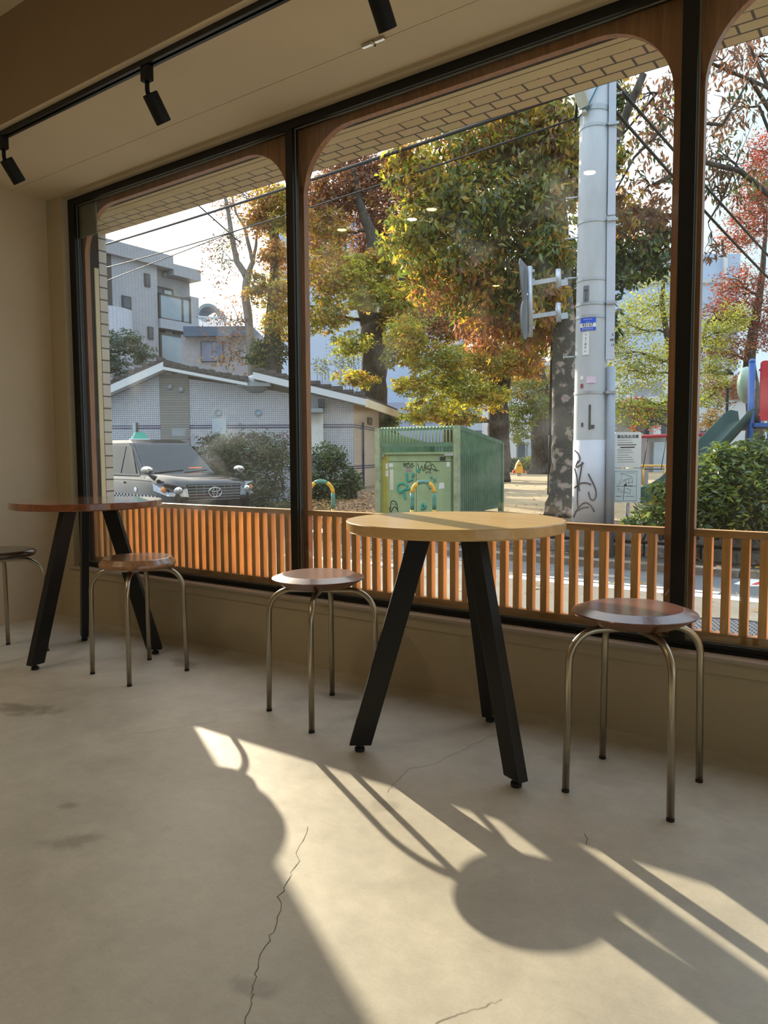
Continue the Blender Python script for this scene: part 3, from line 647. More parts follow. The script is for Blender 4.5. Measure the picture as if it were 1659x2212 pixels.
for t, y in (('12', 721), ('8', 729), ('7', 735), ('東', 742), ('町', 749), ('51', 757)): curved_text('lettering', t, 0.026, inkg, -0.33, pz(y), wp, 0.0075)
patch('grey_tag', -0.36, pz(652), pz(616), 0.055, mat('tag_grey', (108, 112, 116), 0.6)); 
mj = D.objects['grey_tag']
for t, y in (('AA', 626), ('J', 633), ('I', 639), ('A', 646)): curved_text('lettering', t, 0.03, ink, -0.36, pz(y), mj, 0.0075)
patch('pink_sticker', 0.04, pz(826), pz(812), 0.09, mat('pale_pink', (226, 206, 226), 0.5))
patch('white_sticker', -0.55, pz(818), pz(810), 0.032, whitep); patch('red_scrap', -0.55, pz(836), pz(827), 0.03, mat('dull_red', (150, 70, 70), 0.7))
tape = mat('tape_residue', (72, 70, 68), 0.8, var=0.4, scale=40)
patch('tape_mark', -0.02, pz(927), pz(873), 0.02, tape); patch('tape_mark', 0.16, pz(925), pz(917), 0.035, tape); patch('tape_mark', -0.48, pz(921), pz(912), 0.022, tape)
def scribble(name, pts, w, m, fn, parent, off=0.0065):
    b = MB(); q = []
    for i in range(len(pts) - 1):                                    # a smooth curve through the marked points
        a, p, c, d = (pts[max(0, i - 1)], pts[i], pts[i + 1], pts[min(len(pts) - 1, i + 2)])
        for k in range(5):
            t = k / 5; q.append(tuple(0.5 * (2 * p[j] + (c[j] - a[j]) * t + (2 * a[j] - 5 * p[j] + 4 * c[j] - d[j]) * t * t + (3 * p[j] - a[j] - 3 * c[j] + d[j]) * t ** 3) for j in (0, 1)))
    q.append(pts[-1]); P3 = [fn(u, v, off) for u, v in q]
    b.tube(P3, w, 5); return b.build(name, m, parent)
spray = mat('spray_paint', (92, 90, 94), 0.8, var=0.3, scale=30)
def pf(px, py, off):
    z = pz(py); u = (px - (1258 + (1107 - py) * -0.002)) * 7.3 / F_PX; return on_pole(math.asin(max(-.98, min(.98, u / prad(z)))), z, off)
for pts in (((1226, 972), (1234, 980), (1238, 992), (1232, 1001)), ((1243, 998), (1240, 1020), (1236, 1048), (1238, 1062)), ((1227, 1012), (1233, 1040), (1234, 1090), (1236, 1104)), ((1227, 1056), (1238, 1046), (1252, 1044), (1262, 1048)),
            ((1256, 1024), (1262, 1036), (1271, 1056), (1273, 1072), (1268, 1082), (1261, 1078), (1257, 1064)), ((1226, 1122), (1236, 1100), (1250, 1088), (1262, 1094), (1270, 1108)), ((1229, 1110), (1245, 1100), (1258, 1098)), ((1234, 996), (1230, 1010), (1246, 1000))):
    scribble('graffiti_stroke', pts, 0.0075, spray, pf, pole)
# bracket lamp stub and wires near the top
zz = pz(243)
br = MB(); a = on_pole(-0.75, zz, 0.0); br.bar(a + tocam * 0.05, a + tocam * 0.12 - side * 0.12 + Vector((0, 0, 0.32)), 0.10, 0.05, side); br.tube([a + tocam * .02, a + tocam * .07 - Vector((0, 0, .07))], 0.024, 10)
br.build('bracket_box', mat('weathered_box', (178, 176, 156), 0.6, var=0.15, scale=14), pole)
MB().tube([on_pole(-1.5, zz - 0.03, 0.02) + Vector((0, 0, 0)), on_pole(-0.4, zz - .02, 0.05), on_pole(0.5, zz + 0.3, 0.04), on_pole(0.9, zz + 0.6, 0.03)], 0.008, 8).build('blue_lead', mat('blue_cable', (70, 140, 170), 0.5), pole)
MB().tube([on_pole(-1.6, zz - 0.06, 0.04), on_pole(-1.0, zz + 0.10, 0.06), on_pole(-0.3, zz + 0.38, 0.05), on_pole(0.0, zz + 0.6, 0.05)], 0.017, 8).build('black_lead', M_CABLE, pole)
# traffic signs seen from behind, on two arms
def signs():
    s1 = tag(empty('traffic_sign', P(1141, 650, 7.35)), 'grey back of a triangular and a round road sign on pole brackets', 'road sign')
    f = -side * 1.0; dep = 7.35
    post = MB(); post.tube([P(1144, 576, dep), P(1145.5, 727, dep)], 0.0265, 14); post.build('sign_post', M_GALV, s1)
    for py, pe, tube0, tube1 in ((612, 603, 582, 622), (684, 676, 655, 695)):
        b = MB(); b.bar(P(1149, py, dep), P(1203, pe, dep + 0.02), 0.042, 0.022, (0, 0, 1)); b.build('sign_arm', M_GALV, s1)
        b = MB(); b.tube([P(1206, tube0, dep + 0.02), P(1206.5, tube1, dep + 0.02)], 0.027, 14); b.bar(P(1206, py, dep + 0.02), P(1226, py - 3, 7.42), 0.06, 0.012, (0, 0, 1)); b.build('pole_clamp', M_GALV, s1)
    face = (-FW * 0.55 - RT * 0.6); nrm = -RT * 0.925 + FW * 0.37; nrm.z = 0; nrm.normalize()
    pl = Vector((nrm.y, -nrm.x, 0)); pl = pl if pl.dot(RT) > 0 else -pl
    c = P(1142, 616, dep) + nrm * 0.035
    def fn(u, v, d): return c + pl * u + Vector((0, 0, v)) + nrm * d
    tri = []
    for k in range(3):
        a0 = math.radians(-90 + 120 * k)
        for j in (-1, 0, 1): tri.append((0.30 * math.cos(a0 + j * 0.13) * 1.0 * (1 if j == 0 else 0.98), 0.30 * math.sin(a0 + j * 0.13) * (1 if j == 0 else 0.98)))
    back = mat('sign_back_grey', (118, 122, 128), 0.5, 0.3)
    MB().prism([(u, v + 0.03) for u, v in tri], 0, 0.012, fn).build('triangular_panel', back, s1)
    c2 = P(1142, 690, dep) + nrm * 0.035
    def fn2(u, v, d): return c2 + pl * u + Vector((0, 0, v)) + nrm * d
    MB().prism([(0.19 * math.cos(t * math.pi / 20), 0.19 * math.sin(t * math.pi / 20)) for t in range(40)], 0, 0.012, fn2).build('round_panel', back, s1)
    b = MB()
    for cc in (P(1150, 585, dep), P(1150, 606, dep), P(1150, 673, dep), P(1150, 708, dep)): b.bar(cc - RT * 0.015, cc + RT * 0.02, 0.026, 0.03, (0, 0, 1))
    b.build('clip_bolts', M_GALV, s1)
signs()
# overhead cables
def cable(name, pts, r, label, n=14, sag=0.0):
    a, c = Vector(pts[0]), Vector(pts[-1]); q = [a.lerp(c, t / n) - Vector((0, 0, sag * 4 * (t / n) * (1 - t / n))) for t in range(n + 1)]
    return tag(MB().tube(q, r, 6).build(name, M_CABLE), label, 'cable', 'overhead cables')
ptop = on_pole(-1.4, pz(250), 0.02)
cable('overhead_cable', (P(180, 542, 20), on_pole(-1.2, pz(196), 0.02)), 0.022, 'thick overhead cable, the upper one crossing the left window', sag=0.05)
cable('overhead_cable', (P(180, 590, 20), ptop), 0.011, 'thin overhead cable below the thick one, running to the pole', sag=0.1)
cable('overhead_cable', (P(190, 622, 20), P(560, 480, 14)), 0.010, 'lowest pale overhead cable in front of the apartment block')
cable('overhead_cable', (on_pole(1.3, pz(236), 0.02), P(1720, 660, 12)), 0.016, 'cable slanting down right from the pole clamp', sag=0.05)
cable('overhead_cable', (on_pole(1.3, pz(180), 0.02), P(1740, 640, 13)), 0.016, 'upper cable slanting down to the right of the pole', sag=0.02)
cable('overhead_cable', (P(430, 445, 15), P(520, 525, 15)), 0.014, 'short cable at the light trunk in the left window')
# ------------------------------------------------------------------ green switch cabinet inside its barred enclosure
def hit(px, py, o, n):
    q = ray(px, py); return CAM + q * ((Vector(o) - CAM).dot(n) / q.dot(n))
M_GRN = mat('faded_green_paint', (150, 172, 130), 0.55, var=0.16, scale=5, bump=0.05)
M_GRNB = mat('green_bar_paint', (92, 124, 100), 0.5, var=0.2, scale=8)
M_RUST = mat('rusty_green', (150, 162, 128), 0.7, var=0.28, scale=12)
FR = P(987, 1100, 9.2); FL = P(818, 1100, 9.7); FR.z = FL.z = PZ
ux = (FR - FL).normalized(); vy = Vector((-ux.y, ux.x, 0)); W_ = (FR - FL).length
fz = lambda px, py: hit(px, py, FR, vy)
def loc(u, v, z): return FR + ux * u + vy * v + Vector((0, 0, z - PZ))
ztop = fz(985, 922).z; zband = fz(985, 959).z
DEP = 1.72; zback = P(1089, 958, 11.2).z
en = tag(empty('fence_enclosure', loc(-W_ / 2, DEP / 2, PZ)), 'green barred metal enclosure around the graffiti cabinet', 'fence')
for u, v, zt_ in ((0, 0, ztop + .02), (-W_, 0, ztop + .01), (0, DEP, zback), (-W_, DEP, zback)):
    MB().bar(loc(u, v, PZ), loc(u, v, zt_), 0.07, 0.06, ux).build('corner_post', M_RUST if v == 0 else M_GRNB, en)
MB().bar(loc(-W_, 0, ztop - .02), loc(0, 0, ztop - .02), 0.03, 0.03).bar(loc(-W_, 0, zband), loc(0, 0, zband), 0.05, 0.035).build('front_rail', M_GRNB, en)
b = MB(); n = 24
for k in range(1, n):
    u = -W_ + W_ * k / n; b.tube([loc(u, -.01, zband), loc(u, -.01, ztop - .03), loc(u, .02, ztop + .01), loc(u, .07, ztop + .012), loc(u, .1, ztop - .03)], 0.0095, 6)
b.build('front_bars', M_GRN, en)
MB().bar(loc(0, 0, ztop), loc(0, DEP, zback), 0.05, 0.035).bar(loc(0, 0, PZ + .08), loc(0, DEP, PZ + .08), 0.04, 0.03).build('side_rail', M_GRNB, en)
b = MB()
for k in range(1, 26):
    v = DEP * k / 26; b.bar(loc(0, v, PZ + .06), loc(0, v, ztop + (zback - ztop) * k / 26), 0.034, 0.03, vy)
b.build('side_bars', M_GRNB, en)
b = MB()
for k in range(1, 26):
    v = DEP * k / 26; b.bar(loc(-W_, v, PZ + .06), loc(-W_, v, ztop + (zback - ztop) * k / 26), 0.03, 0.03, vy)
b.build('side_bars', M_GRNB, en)
b = MB()
for k in range(1, 22):
    u = -W_ + W_ * k / 22; b.bar(loc(u, DEP, PZ + .06), loc(u, DEP, zback), 0.03, 0.03)
b.build('rear_bars', M_GRNB, en)
def cpl(px, py): q = hit(px, py, loc(0, .05, 0), vy) - FR; return q.dot(ux), q.z + PZ
u0, zc = cpl(824, 985); u1, _ = cpl(976, 982); zc = cpl(976, 981)[1]
cb = tag(empty('switch_cabinet', loc((u0 + u1) / 2, .3, PZ)), 'faded green double door cabinet covered in graffiti and stickers', 'cabinet')
def boxl(b, ua, ub, va, vb, za, zb, m=0): return b.box(ua, ub, va, vb, za, zb, m, lambda q: loc(q.x, q.y, q.z))
b = MB(); boxl(b, u0, u1, .075, .75, PZ, zc); b.build('casing', M_GRN, cb)
b = MB(); boxl(b, u0 - .02, u1 + .03, .03, .8, zc, zc + .03); b.build('lid', M_GRN, cb)
b = MB(); boxl(b, u0, u0 + .06, .045, .075, PZ, zc); boxl(b, u0 + .065, u0 + .1, .05, .075, PZ, zc); b.build('side_frame', mat('yellow_green_paint', (176, 172, 84), 0.6, var=0.15), cb)
um, zd = cpl(899, 997); ud0 = cpl(830, 1000)[0]; ud1 = cpl(974, 1000)[0]; zd = zd - 0.005
for a, c in ((ud0, um - .003), (um + .003, ud1)):
    b = MB(); boxl(b, a, c, .052, .075, PZ + .05, zd); dd = b.build('door', M_GRN, cb)
b = MB(); boxl(b, ud0, ud1, .055, .075, zd + .01, zc - .01); b.build('header_panel', M_GRN, cb)
b = MB(); boxl(b, u1 - .09, u1 + .03, .02, .05, zc - .02, zc + .015); b.build('bracket', M_GALV, cb)
b = MB(); boxl(b, u0 - .02, u0 + .05, .02, .05, zc - .03, zc); b.build('bracket', M_GALV, cb)
def pan(name, pxs, m, v=.049):
    b = MB(); q = [cpl(*p) for p in pxs]; b.prism(q, v, v + .003, lambda u, z, d: loc(u, d, z)); return b.build(name, m, cb)
sw = mat('sticker_white', (222, 222, 218), 0.5, var=0.1, scale=30); sd = mat('sticker_dark', (38, 40, 42), 0.5)
pan('sticker', ((830, 1001), (838, 1001), (838, 1013), (830, 1013)), sw); pan('sticker', ((840, 1001), (849, 1001), (849, 1009), (840, 1009)), sw)
pan('sticker', ((842, 1014), (850, 1014), (850, 1058), (842, 1058)), mat('sticker_cream', (206, 208, 190), 0.6)); pan('sticker', ((832, 1016), (839, 1016), (839, 1029), (832, 1029)), sw)
pan('sticker', ((965, 998), (972, 998), (972, 1008), (965, 1008)), sw); pan('sticker', ((949, 1043), (959, 1042), (960, 1055), (948, 1056)), sw); pan('sticker', ((878, 1012), (889, 1012), (889, 1019), (878, 1019)), mat('sticker_grey', (150, 130, 138), 0.5))
pan('notice_plate', ((950, 987), (962, 986), (962, 995), (950, 995)), sd)
paint = mat('marker_black', (30, 34, 34), 0.7); teal = mat('spray_teal', (52, 158, 140), 0.6, var=0.15, scale=20)
def gf(px, py, off): q = cpl(px, py); return loc(q[0], .0495 - off * 0.3, q[1])
def gs(pts, w=0.004, m=paint, nm='graffiti_stroke'): return scribble(nm, pts, w, m, gf, cb, 0.0)
for pts in (((902, 1002), (907, 1016), (911, 1006), (914, 1018), (918, 1003)), ((918, 1018), (920, 1000), (928, 998), (930, 1004), (920, 1010), (930, 1016)), ((929, 1019), (934, 1002), (943, 1018), (931, 1011)), ((936, 1014), (949, 1017)), ((920, 1014), (925, 1011), (929, 1014)), ((919, 1022), (925, 1019), (931, 1022)),
            ((870, 1003), (884, 1000)), ((873, 999), (873, 1008), (877, 1002), (877, 1008)), ((880, 1008), (882, 999), (886, 1008), (888, 1000)), ((893, 1000), (889, 1003), (894, 1006), (890, 1008)), ((876, 1010), (892, 1009))): gs(pts, 0.0034)
for pts in (((844, 1100), (845, 1084), (850, 1082), (856, 1086), (859, 1100)), ((841, 1096), (844, 1106), (850, 1096), (854, 1095), (860, 1105)), ((849, 1088), (849.4, 1090)), ((854, 1088), (854.4, 1090))): gs(pts, 0.0055)
for pts in (((878, 1022), (880, 1038)), ((880, 1040), (892, 1036)), ((890, 1022), (894, 1026), (890, 1030)), ((872, 1044), (862, 1046), (859, 1056), (864, 1064), (874, 1058), (880, 1050), (872, 1044)), ((864, 1062), (874, 1058), (886, 1056)), ((872, 1062), (874, 1072), (876, 1078)), ((931, 1030), (932, 1033)), ((938, 1034), (940, 1040)), ((924, 1046), (930, 1056)), ((911, 1100), (914, 1088), (919, 1096), (910, 1100)), ((901, 1014), (906, 1020))): gs(pts, 0.016, teal, 'teal_graffiti')
# arched bicycle barriers
yel = mat('barrier_yellow', (222, 170, 52), 0.5, var=0.2, scale=20); bgr = mat('barrier_green', (84, 140, 124), 0.5, var=0.15, scale=20)
def barrier(x0, x1, ytop, d, label):
    A, Bq = P(x0, ytop + 40, d), P(x1, ytop + 40, d); zt_ = P((x0 + x1) / 2, ytop, d).z - 0.03; g0 = PZ - 0.02; R = (Bq - A).length / 2; e = (Bq - A).normalized(); e.z = 0; e.normalize(); c = (A + Bq) / 2
    r = tag(empty('arch_barrier', (c.x, c.y, g0)), label, 'barrier', 'striped arch barriers beside the cabinet')
    pts = [c - e * R + Vector((0, 0, g0 - c.z))]
    def at(u, z): return Vector((c.x, c.y, z)) + e * u
    path = [at(-R, g0 + (zt_ - R - g0) * k / 6) for k in range(7)] + [at(-R * math.cos(t * math.pi / 12), zt_ - R + R * math.sin(t * math.pi / 12)) for t in range(1, 12)] + [at(R, zt_ - R - (zt_ - R - g0) * k / 6) for k in range(7)]
    cols = [0, 0, 1, 1, 0, 0, 0]
    seg = [(0, 3, 0), (3, 6, 1), (6, 10, 0), (10, 14, 1), (14, 18, 0), (18, 21, 1), (21, 24, 0)]
    for a, bq, k in seg: MB().tube(path[a:bq + 1], 0.024, 12).build('yellow_band' if k == 0 else 'green_band', yel if k == 0 else bgr, r)
barrier(890.5, 938, 1035, 8.6, 'yellow and green arch barrier in front of the green cabinet doors')
barrier(668, 719.5, 1034, 8.9, 'yellow and green arch barrier by the shrub left of the cabinet')
# notice boards on a post
d_ = 7.75
nb = tag(empty('notice_board', PA(1349, 1208, 2, GZ)), 'two white notice boards with a map on a thin white post', 'sign')
q0 = PA(1349, 1208, 2, GZ); pt_ = P(1358, 960, d_); q0 = Vector((pt_.x, pt_.y + 0.0, GZ)) + (P(1349, 1100, d_) - P(1356, 1100, d_)) * 0
MB().tube([q0, Vector((pt_.x, pt_.y, pt_.z))], 0.022, 12).build('post', mat('peeling_white_paint', (206, 204, 204), 0.6, var=0.3, scale=30), nb)
bn = -FW.copy(); bn.z = 0; bn.normalize(); bx = Vector((-bn.y, bn.x, 0)); bx = bx if bx.dot(RT) > 0 else -bx
def bp_(px, py, off=0.0): q = hit(px, py, P(1356, 1010, d_ - .03), bn); return q + bn * off
M_BRD = mat('board_white', (226, 226, 222), 0.45, var=0.05, scale=10); M_BRD2 = mat('board_pale', (212, 222, 222), 0.4, var=0.03)
def board(name, x0, x1, y0, y1, m, t=.018):
    c0, c1 = bp_(x0, y1), bp_(x1, y0); w = (c1 - c0).dot(bx); h = c1.z - c0.z; rr_ = .02; pl = []
    for (cx, cz, a0) in ((w - rr_, h - rr_, 0), (rr_, h - rr_, 90), (rr_, rr_, 180), (w - rr_, rr_, 270)):
        for k in range(5): a = math.radians(a0 + 22.5 * k); pl.append((cx + rr_ * math.cos(a), cz + rr_ * math.sin(a)))
    b = MB(); b.prism(pl, 0, t, lambda u, v, d: c0 + bx * u + Vector((0, 0, v)) + bn * (d - t)); return b.build(name, m, nb)
b1 = board('upper_board', 1327, 1386, 933, 1010, M_BRD); b2 = board('lower_board', 1325, 1385, 1012, 1086, M_BRD2)
def bl(par, x0, y0, x1, y1, w=0.0018, m=ink): q, s_ = bp_(x0, y0, .001), bp_(x1, y1, .001); return (q, s_, w)
def lines(name, segs, m, par):
    b = MB()
    for x0, y0, x1, y1, w in segs: b.bar(bp_(x0, y0, .0005), bp_(x1, y1, .0005), w, .002, Vector((0, 0, 1)) if abs(x1 - x0) > abs(y1 - y0) else bx)
    return b.build(name, m, par)
dk = mat('print_dark_grey', (58, 60, 66), 0.6)
lines('heading_band', ((1334, 943, 1379, 942.5, .032),), dk, b1)
writing('heading', '自転車撤去', 0.036, M_BRD, bp_(1356.5, 942.7, .003), bx, (0, 0, 1), b1)
rq = random.Random(11)
lines('print_rows', [(1334, y, 1334 + rq.uniform(20, 42), y - .3, w) for y, w in ((951, .003), (956, .004), (961, .009), (971, .003), (974, .003), (978, .003), (983, .003), (988, .003), (993, .003), (998, .003))], dk, b1)
lines('bold_row', ((1340, 966.5, 1371, 966, .012),), ink, b1)
lines('map_border', ((1328, 1018, 1376, 1017.5, .002), (1328, 1082, 1375, 1081.5, .002), (1328, 1018, 1327, 1082, .002), (1376, 1017, 1374, 1082, .002)), dk, b2)
lines('map_streets', ((1330, 1050.5, 1374, 1050, .003), (1349, 1050, 1346, 1080, .005), (1343, 1023, 1366, 1030, .002), (1343, 1023, 1343, 1032, .002), (1343, 1034, 1334, 1050, .002), (1350, 1038, 1338, 1046, .002), (1345, 1038, 1366, 1032, .002), (1366, 1032, 1366, 1046, .002), (1352, 1034, 1352, 1048, .002), (1358, 1032, 1358, 1048, .002), (1350, 1044, 1368, 1040, .002), (1336, 1054, 1346, 1062, .002), (1334, 1060, 1345, 1065, .002), (1352, 1054, 1362, 1058, .002), (1362, 1058, 1361, 1067, .002), (1348, 1062, 1361, 1067, .002), (1336, 1054, 1334, 1060, .002), (1331, 1072, 1342, 1072, .005), (1351, 1072, 1370, 1072, .003), (1340, 1017 + 5, 1372, 1021.5, .002)), ink, b2)
lines('map_centre', ((1348, 1048, 1354, 1047.5, .018), (1356, 1050, 1366, 1049.6, .007)), ink, b2)
# ------------------------------------------------------------------ the taxi
def taxi():
    A = P(464, 1100, 13.2); phi = math.radians(40)
    fwd = (-FW * math.cos(phi) + RT * math.sin(phi)); fwd.z = 0; fwd.normalize(); rz = math.atan2(fwd.y, fwd.x)
    g = -0.45; c = Vector((A.x, A.y, g)) - fwd * 2.2
    r = tag(empty('taxi', c, rz), 'shiny black taxi with fender mirrors parked beyond the left window', 'car')
    MBk = mat('black_car_paint', (12, 13, 17), 0.14, var=0.02, coat=0.3, spec=0.4); MG = mat('tinted_glass', (22, 28, 30), 0.05, var=0.4, scale=3, coat=0.0, spec=0.35); MH = mat('headlamp_lens', (196, 202, 212), 0.12, 0.4, var=0.2, scale=20)
    MT = mat('tyre', (24, 24, 25), 0.85); MA = mat('amber', (236, 140, 60), 0.4)
    def loft(name, st, m, par=r):
        b = MB(); vs = []; n = 0
        for x, hw, z0, z1, cr in st:
            ring = [(-hw + cr, z0), (hw - cr, z0), (hw, z0 + cr), (hw, z1 - cr * 1.4), (hw - cr, z1), (hw * .4, z1 + .02), (-hw * .4, z1 + .02), (-hw + cr, z1), (-hw, z1 - cr * 1.4), (-hw, z0 + cr)]
            n = len(ring); vs += [(x, y, z) for y, z in ring]
        k = len(st); fs = [(i * n + j, i * n + (j + 1) % n, (i + 1) * n + (j + 1) % n, (i + 1) * n + j) for i in range(k - 1) for j in range(n)] + [tuple(range(n - 1, -1, -1)), tuple((k - 1) * n + j for j in range(n))]
        b.add(vs, fs, 0, True); return b.build(name, m, par, local=True, bevel=0.0)
    body = loft('body', ((-2.2, .72, .35, .95, .12), (-2.12, .82, .24, 1.05, .12), (-1.4, .845, .22, 1.06, .1), (.9, .845, .22, 1.06, .1), (1.3, .845, .22, 1.06, .12), (1.75, .835, .24, 1.02, .14), (2.05, .80, .26, .96, .14), (2.18, .72, .32, .88, .12), (2.2, .66, .36, .8, .1)), MBk)
    b = MB(); base = [(1.28, .74, 1.03), (-2.1, .78, 1.03)]; top = [(.42, .60, 1.66), (-1.85, .62, 1.68)]
    vs = [(.84, -.76, 1.04), (.84, .76, 1.04), (-2.12, .78, 1.04), (-2.12, -.78, 1.04), (.0, -.62, 1.66), (.0, .62, 1.66), (-1.9, .64, 1.68), (-1.9, -.64, 1.68), (-.3, -.55, 1.735), (-.3, .55, 1.735), (-1.6, .56, 1.75), (-1.6, -.56, 1.75)]
    b.add(vs, [(0, 1, 5, 4), (1, 2, 6, 5), (2, 3, 7, 6), (3, 0, 4, 7), (4, 5, 9, 8), (5, 6, 10, 9), (6, 7, 11, 10), (7, 4, 8, 11), (8, 9, 10, 11)]); b.build('cabin', MBk, r, local=True, bevel=.04)
    def lerp(p, q, t): return tuple(p[i] + (q[i] - p[i]) * t for i in range(3))
    def pane(name, quad, off, m=MG):
        a, bq, c_, d = [Vector(v) for v in quad]; nn = (bq - a).cross(d - a).normalized()
        b = MB(); b.add([tuple(v + nn * (off - .012)) for v in (a, bq, c_, d)] + [tuple(v + nn * off) for v in (a, bq, c_, d)], [(3, 2, 1, 0), (4, 5, 6, 7), (0, 1, 5, 4), (1, 2, 6, 5), (2, 3, 7, 6), (3, 0, 4, 7)]); return b.build(name, m, r, local=True)
    ws = pane('windscreen', ((.80, -.68, 1.07), (.80, .68, 1.07), (.05, .57, 1.63), (.05, -.57, 1.63)), .008)
    b = MB(); b.tube([(.80, -.5, 1.085), (.74, .1, 1.13)], .012, 6); b.tube([(.80, .1, 1.085), (.74, .6, 1.13)], .012, 6); b.build('wiper', MT, ws, local=True)
    b = MB(); b.box(.66, .68, .25, .52, 1.13, 1.18); b.build('dash_sign', emit('sign_glow_red', (255, 110, 50), 1.5), r, local=True)
    for sg in (-1, 1):
        def sd_(x, t): return (x, sg * (.775 + (.63 - .775) * t) * 1.0, 1.05 + .61 * t)
        for xa, xb, xc, xdd in ((.60, -.10, 0, 0), (-.18, -1.0, 0, 0), (-1.08, -1.85, 0, 0)):
            q = (sd_(xa, .05), sd_(xb, .05), sd_(xb, .9), sd_(xa - (.50 if xa > .5 else 0), .9))
            pane('side_window', q if sg < 0 else (q[1], q[0], q[3], q[2]), .012)
        # fender mirrors
        mr_ = MB(); mr_.ball((1.46, sg * .91, 1.15), (.07, .12, .07)); mo = mr_.build('fender_mirror', M_CHROME, r, local=True)
        b = MB(); b.tube([(1.52, sg * .78, 1.0), (1.49, sg * .86, 1.05), (1.46, sg * .91, 1.12)], (.05, .03, .025), 8); b.build('mirror_stalk', MBk, mo, local=True)
        b = MB()
        vs = [(2.21, sg * .50, .69), (2.10, sg * .83, .71), (1.60, sg * .868, .79), (1.58, sg * .868, .92), (2.07, sg * .83, .93), (2.20, sg * .52, .84)]
        b.add(vs + [(x + .03, y * 1.01, z) for x, y, z in vs], [tuple(range(6)), tuple(range(6, 12))] + [(i, (i + 1) % 6, 6 + (i + 1) % 6, 6 + i) for i in range(6)]); hl = b.build('headlight', MH, r, local=True)
        b = MB(); b.ball((2.17, sg * .66, .80), (.06, .09, .07)); b.build('lamp_bulb', M_CHROME, hl, local=True)
        b = MB(); b.ball((1.98, sg * .845, .82), (.05, .05, .05)); b.build('indicator', MA, hl, local=True)
        for xw in (1.42, -1.35):
            Tq = lambda v: Vector((v.x, v.z, v.y))
            wh = MB().lathe([(.2, -.09), (.29, -.1), (.315, -.06), (.315, .06), (.29, .1), (.2, .09)], (xw, sg * .76, .315), 28, 0, True, Tq).build('wheel', MT, r, local=True)
            MB().lathe([(.02, -.10), (.19, -.095), (.2, -.06), (.2, .06), (.19, .095), (.02, .10)], (xw, sg * .76, .315), 20, 0, True, Tq).build('hubcap', M_CHROME, wh, local=True)
        b = MB(); b.box(-2.0, 1.7, sg * .846, sg * .852, .62, .70)
        wq = MB()
        for k in range(46): wq.box(-1.9 + k * .08, -1.86 + k * .08, min(sg * .85, sg * .856), max(sg * .85, sg * .856), .62 if k % 2 else .66, .66 if k % 2 else .70)
        wq.build('checker_strip', mat('strip_white', (226, 226, 226), 0.5), r, local=True)
        b = MB(); b.box(.1, .22, min(sg * .85, sg * .87), max(sg * .85, sg * .87), .90, .93); b.build('door_handle', M_CHROME, r, local=True)
        b = MB(); b.ball((.75, sg * .852, .79), (.07, .008, .045)); b.build('door_badge', mat('badge_white', (236, 236, 236), 0.4), r, local=True)
        b = MB(); b.box(-2.0, 1.2, min(sg * .842, sg * .858), max(sg * .842, sg * .858), 1.0, 1.025); b.build('belt_trim', M_CHROME, r, local=True)
    b = MB()
    for k in range(6): b.box(2.17, 2.215 - abs(k - 2.5) * .004, -.50, .50, .62 + k * .05, .638 + k * .05)
    for y in (-.34, -.2, .2, .34, 0): b.box(2.17, 2.2, y - .006, y + .006, .62, .885)
    gr = b.build('grille', mat('grille_chrome', (150, 158, 176), 0.2, 0.9), r, local=True)
    b = MB(); b.box(2.15, 2.19, -.52, .52, .6, .9); b.build('grille_back', MT, gr, local=True)
    b = MB()
    def ring(rx, rz_, cz, n=24): return [(2.225, rx * math.cos(t * 2 * math.pi / n), cz + rz_ * math.sin(t * 2 * math.pi / n)) for t in range(n + 1)]
    b.tube(ring(.125, .085, .755), .013, 6); b.tube(ring(.045, .08, .755), .010, 6); b.tube(ring(.085, .035, .80), .010, 6); b.build('emblem', M_CHROME, gr, local=True)
    b = MB(); b.box(2.17, 2.215, -.7, .7, .30, .46); b.build('bumper', MBk, r, local=True, bevel=.02)
    b = MB(); b.box(2.214, 2.224, -.17, .17, .36, .47); b.build('number_plate', mat('plate_green', (60, 120, 90), 0.5), r, local=True)
    b = MB(); b.box(-1.18, -1.02, -.2, .2, 1.745, 1.77); rs = b.build('roof_sign', mat('roof_sign_base', (220, 224, 222), 0.5), r, local=True, bevel=.01)
    b = MB(); b.add([(-1.17, -.17, 1.77), (-1.03, -.17, 1.77), (-1.03, .17, 1.77), (-1.17, .17, 1.77), (-1.13, -.09, 1.91), (-1.07, -.09, 1.91), (-1.07, .09, 1.91), (-1.13, .09, 1.91)], [(0, 1, 2, 3), (4, 5, 6, 7), (0, 1, 5, 4), (1, 2, 6, 5), (2, 3, 7, 6), (3, 0, 4, 7)]); b.build('sign_lamp', mat('sign_green', (70, 176, 150), 0.4), rs, local=True)
taxi()
# ------------------------------------------------------------------ buildings
M_WT = tiles('white_mosaic', (212, 210, 210), (200, 200, 204), (92, 96, 120), 0.047, 0.047, 0.0045, 0.0, 'xz', 0.3)
M_WTS = tiles('warm_lit_side_tile', (206, 186, 164), (198, 178, 156), (128, 112, 100), 0.11, 0.055, 0.004, 0.5, 'yz', 0.4)  # warm tone of reflected light is put into the side wall colour
M_ROOF = mat('dark_roof_tile', (84, 78, 74), 0.8, var=0.35, scale=8, bump=0.3, bscale=12)
M_FASC = mat('white_fascia', (214, 214, 214), 0.6, var=0.03)
M_RIB = tiles('grey_ribbed_wall', (150, 146, 138), (140, 136, 130), (112, 108, 102), 4.0, 0.06, 0.008, 0.0, 'xz', 0.7)
M_GREYC = mat('grey_metal', (150, 156, 158), 0.5, 0.2)
M_STRIPE = mat('dark_blue_stripe', (40, 46, 92), 0.5)
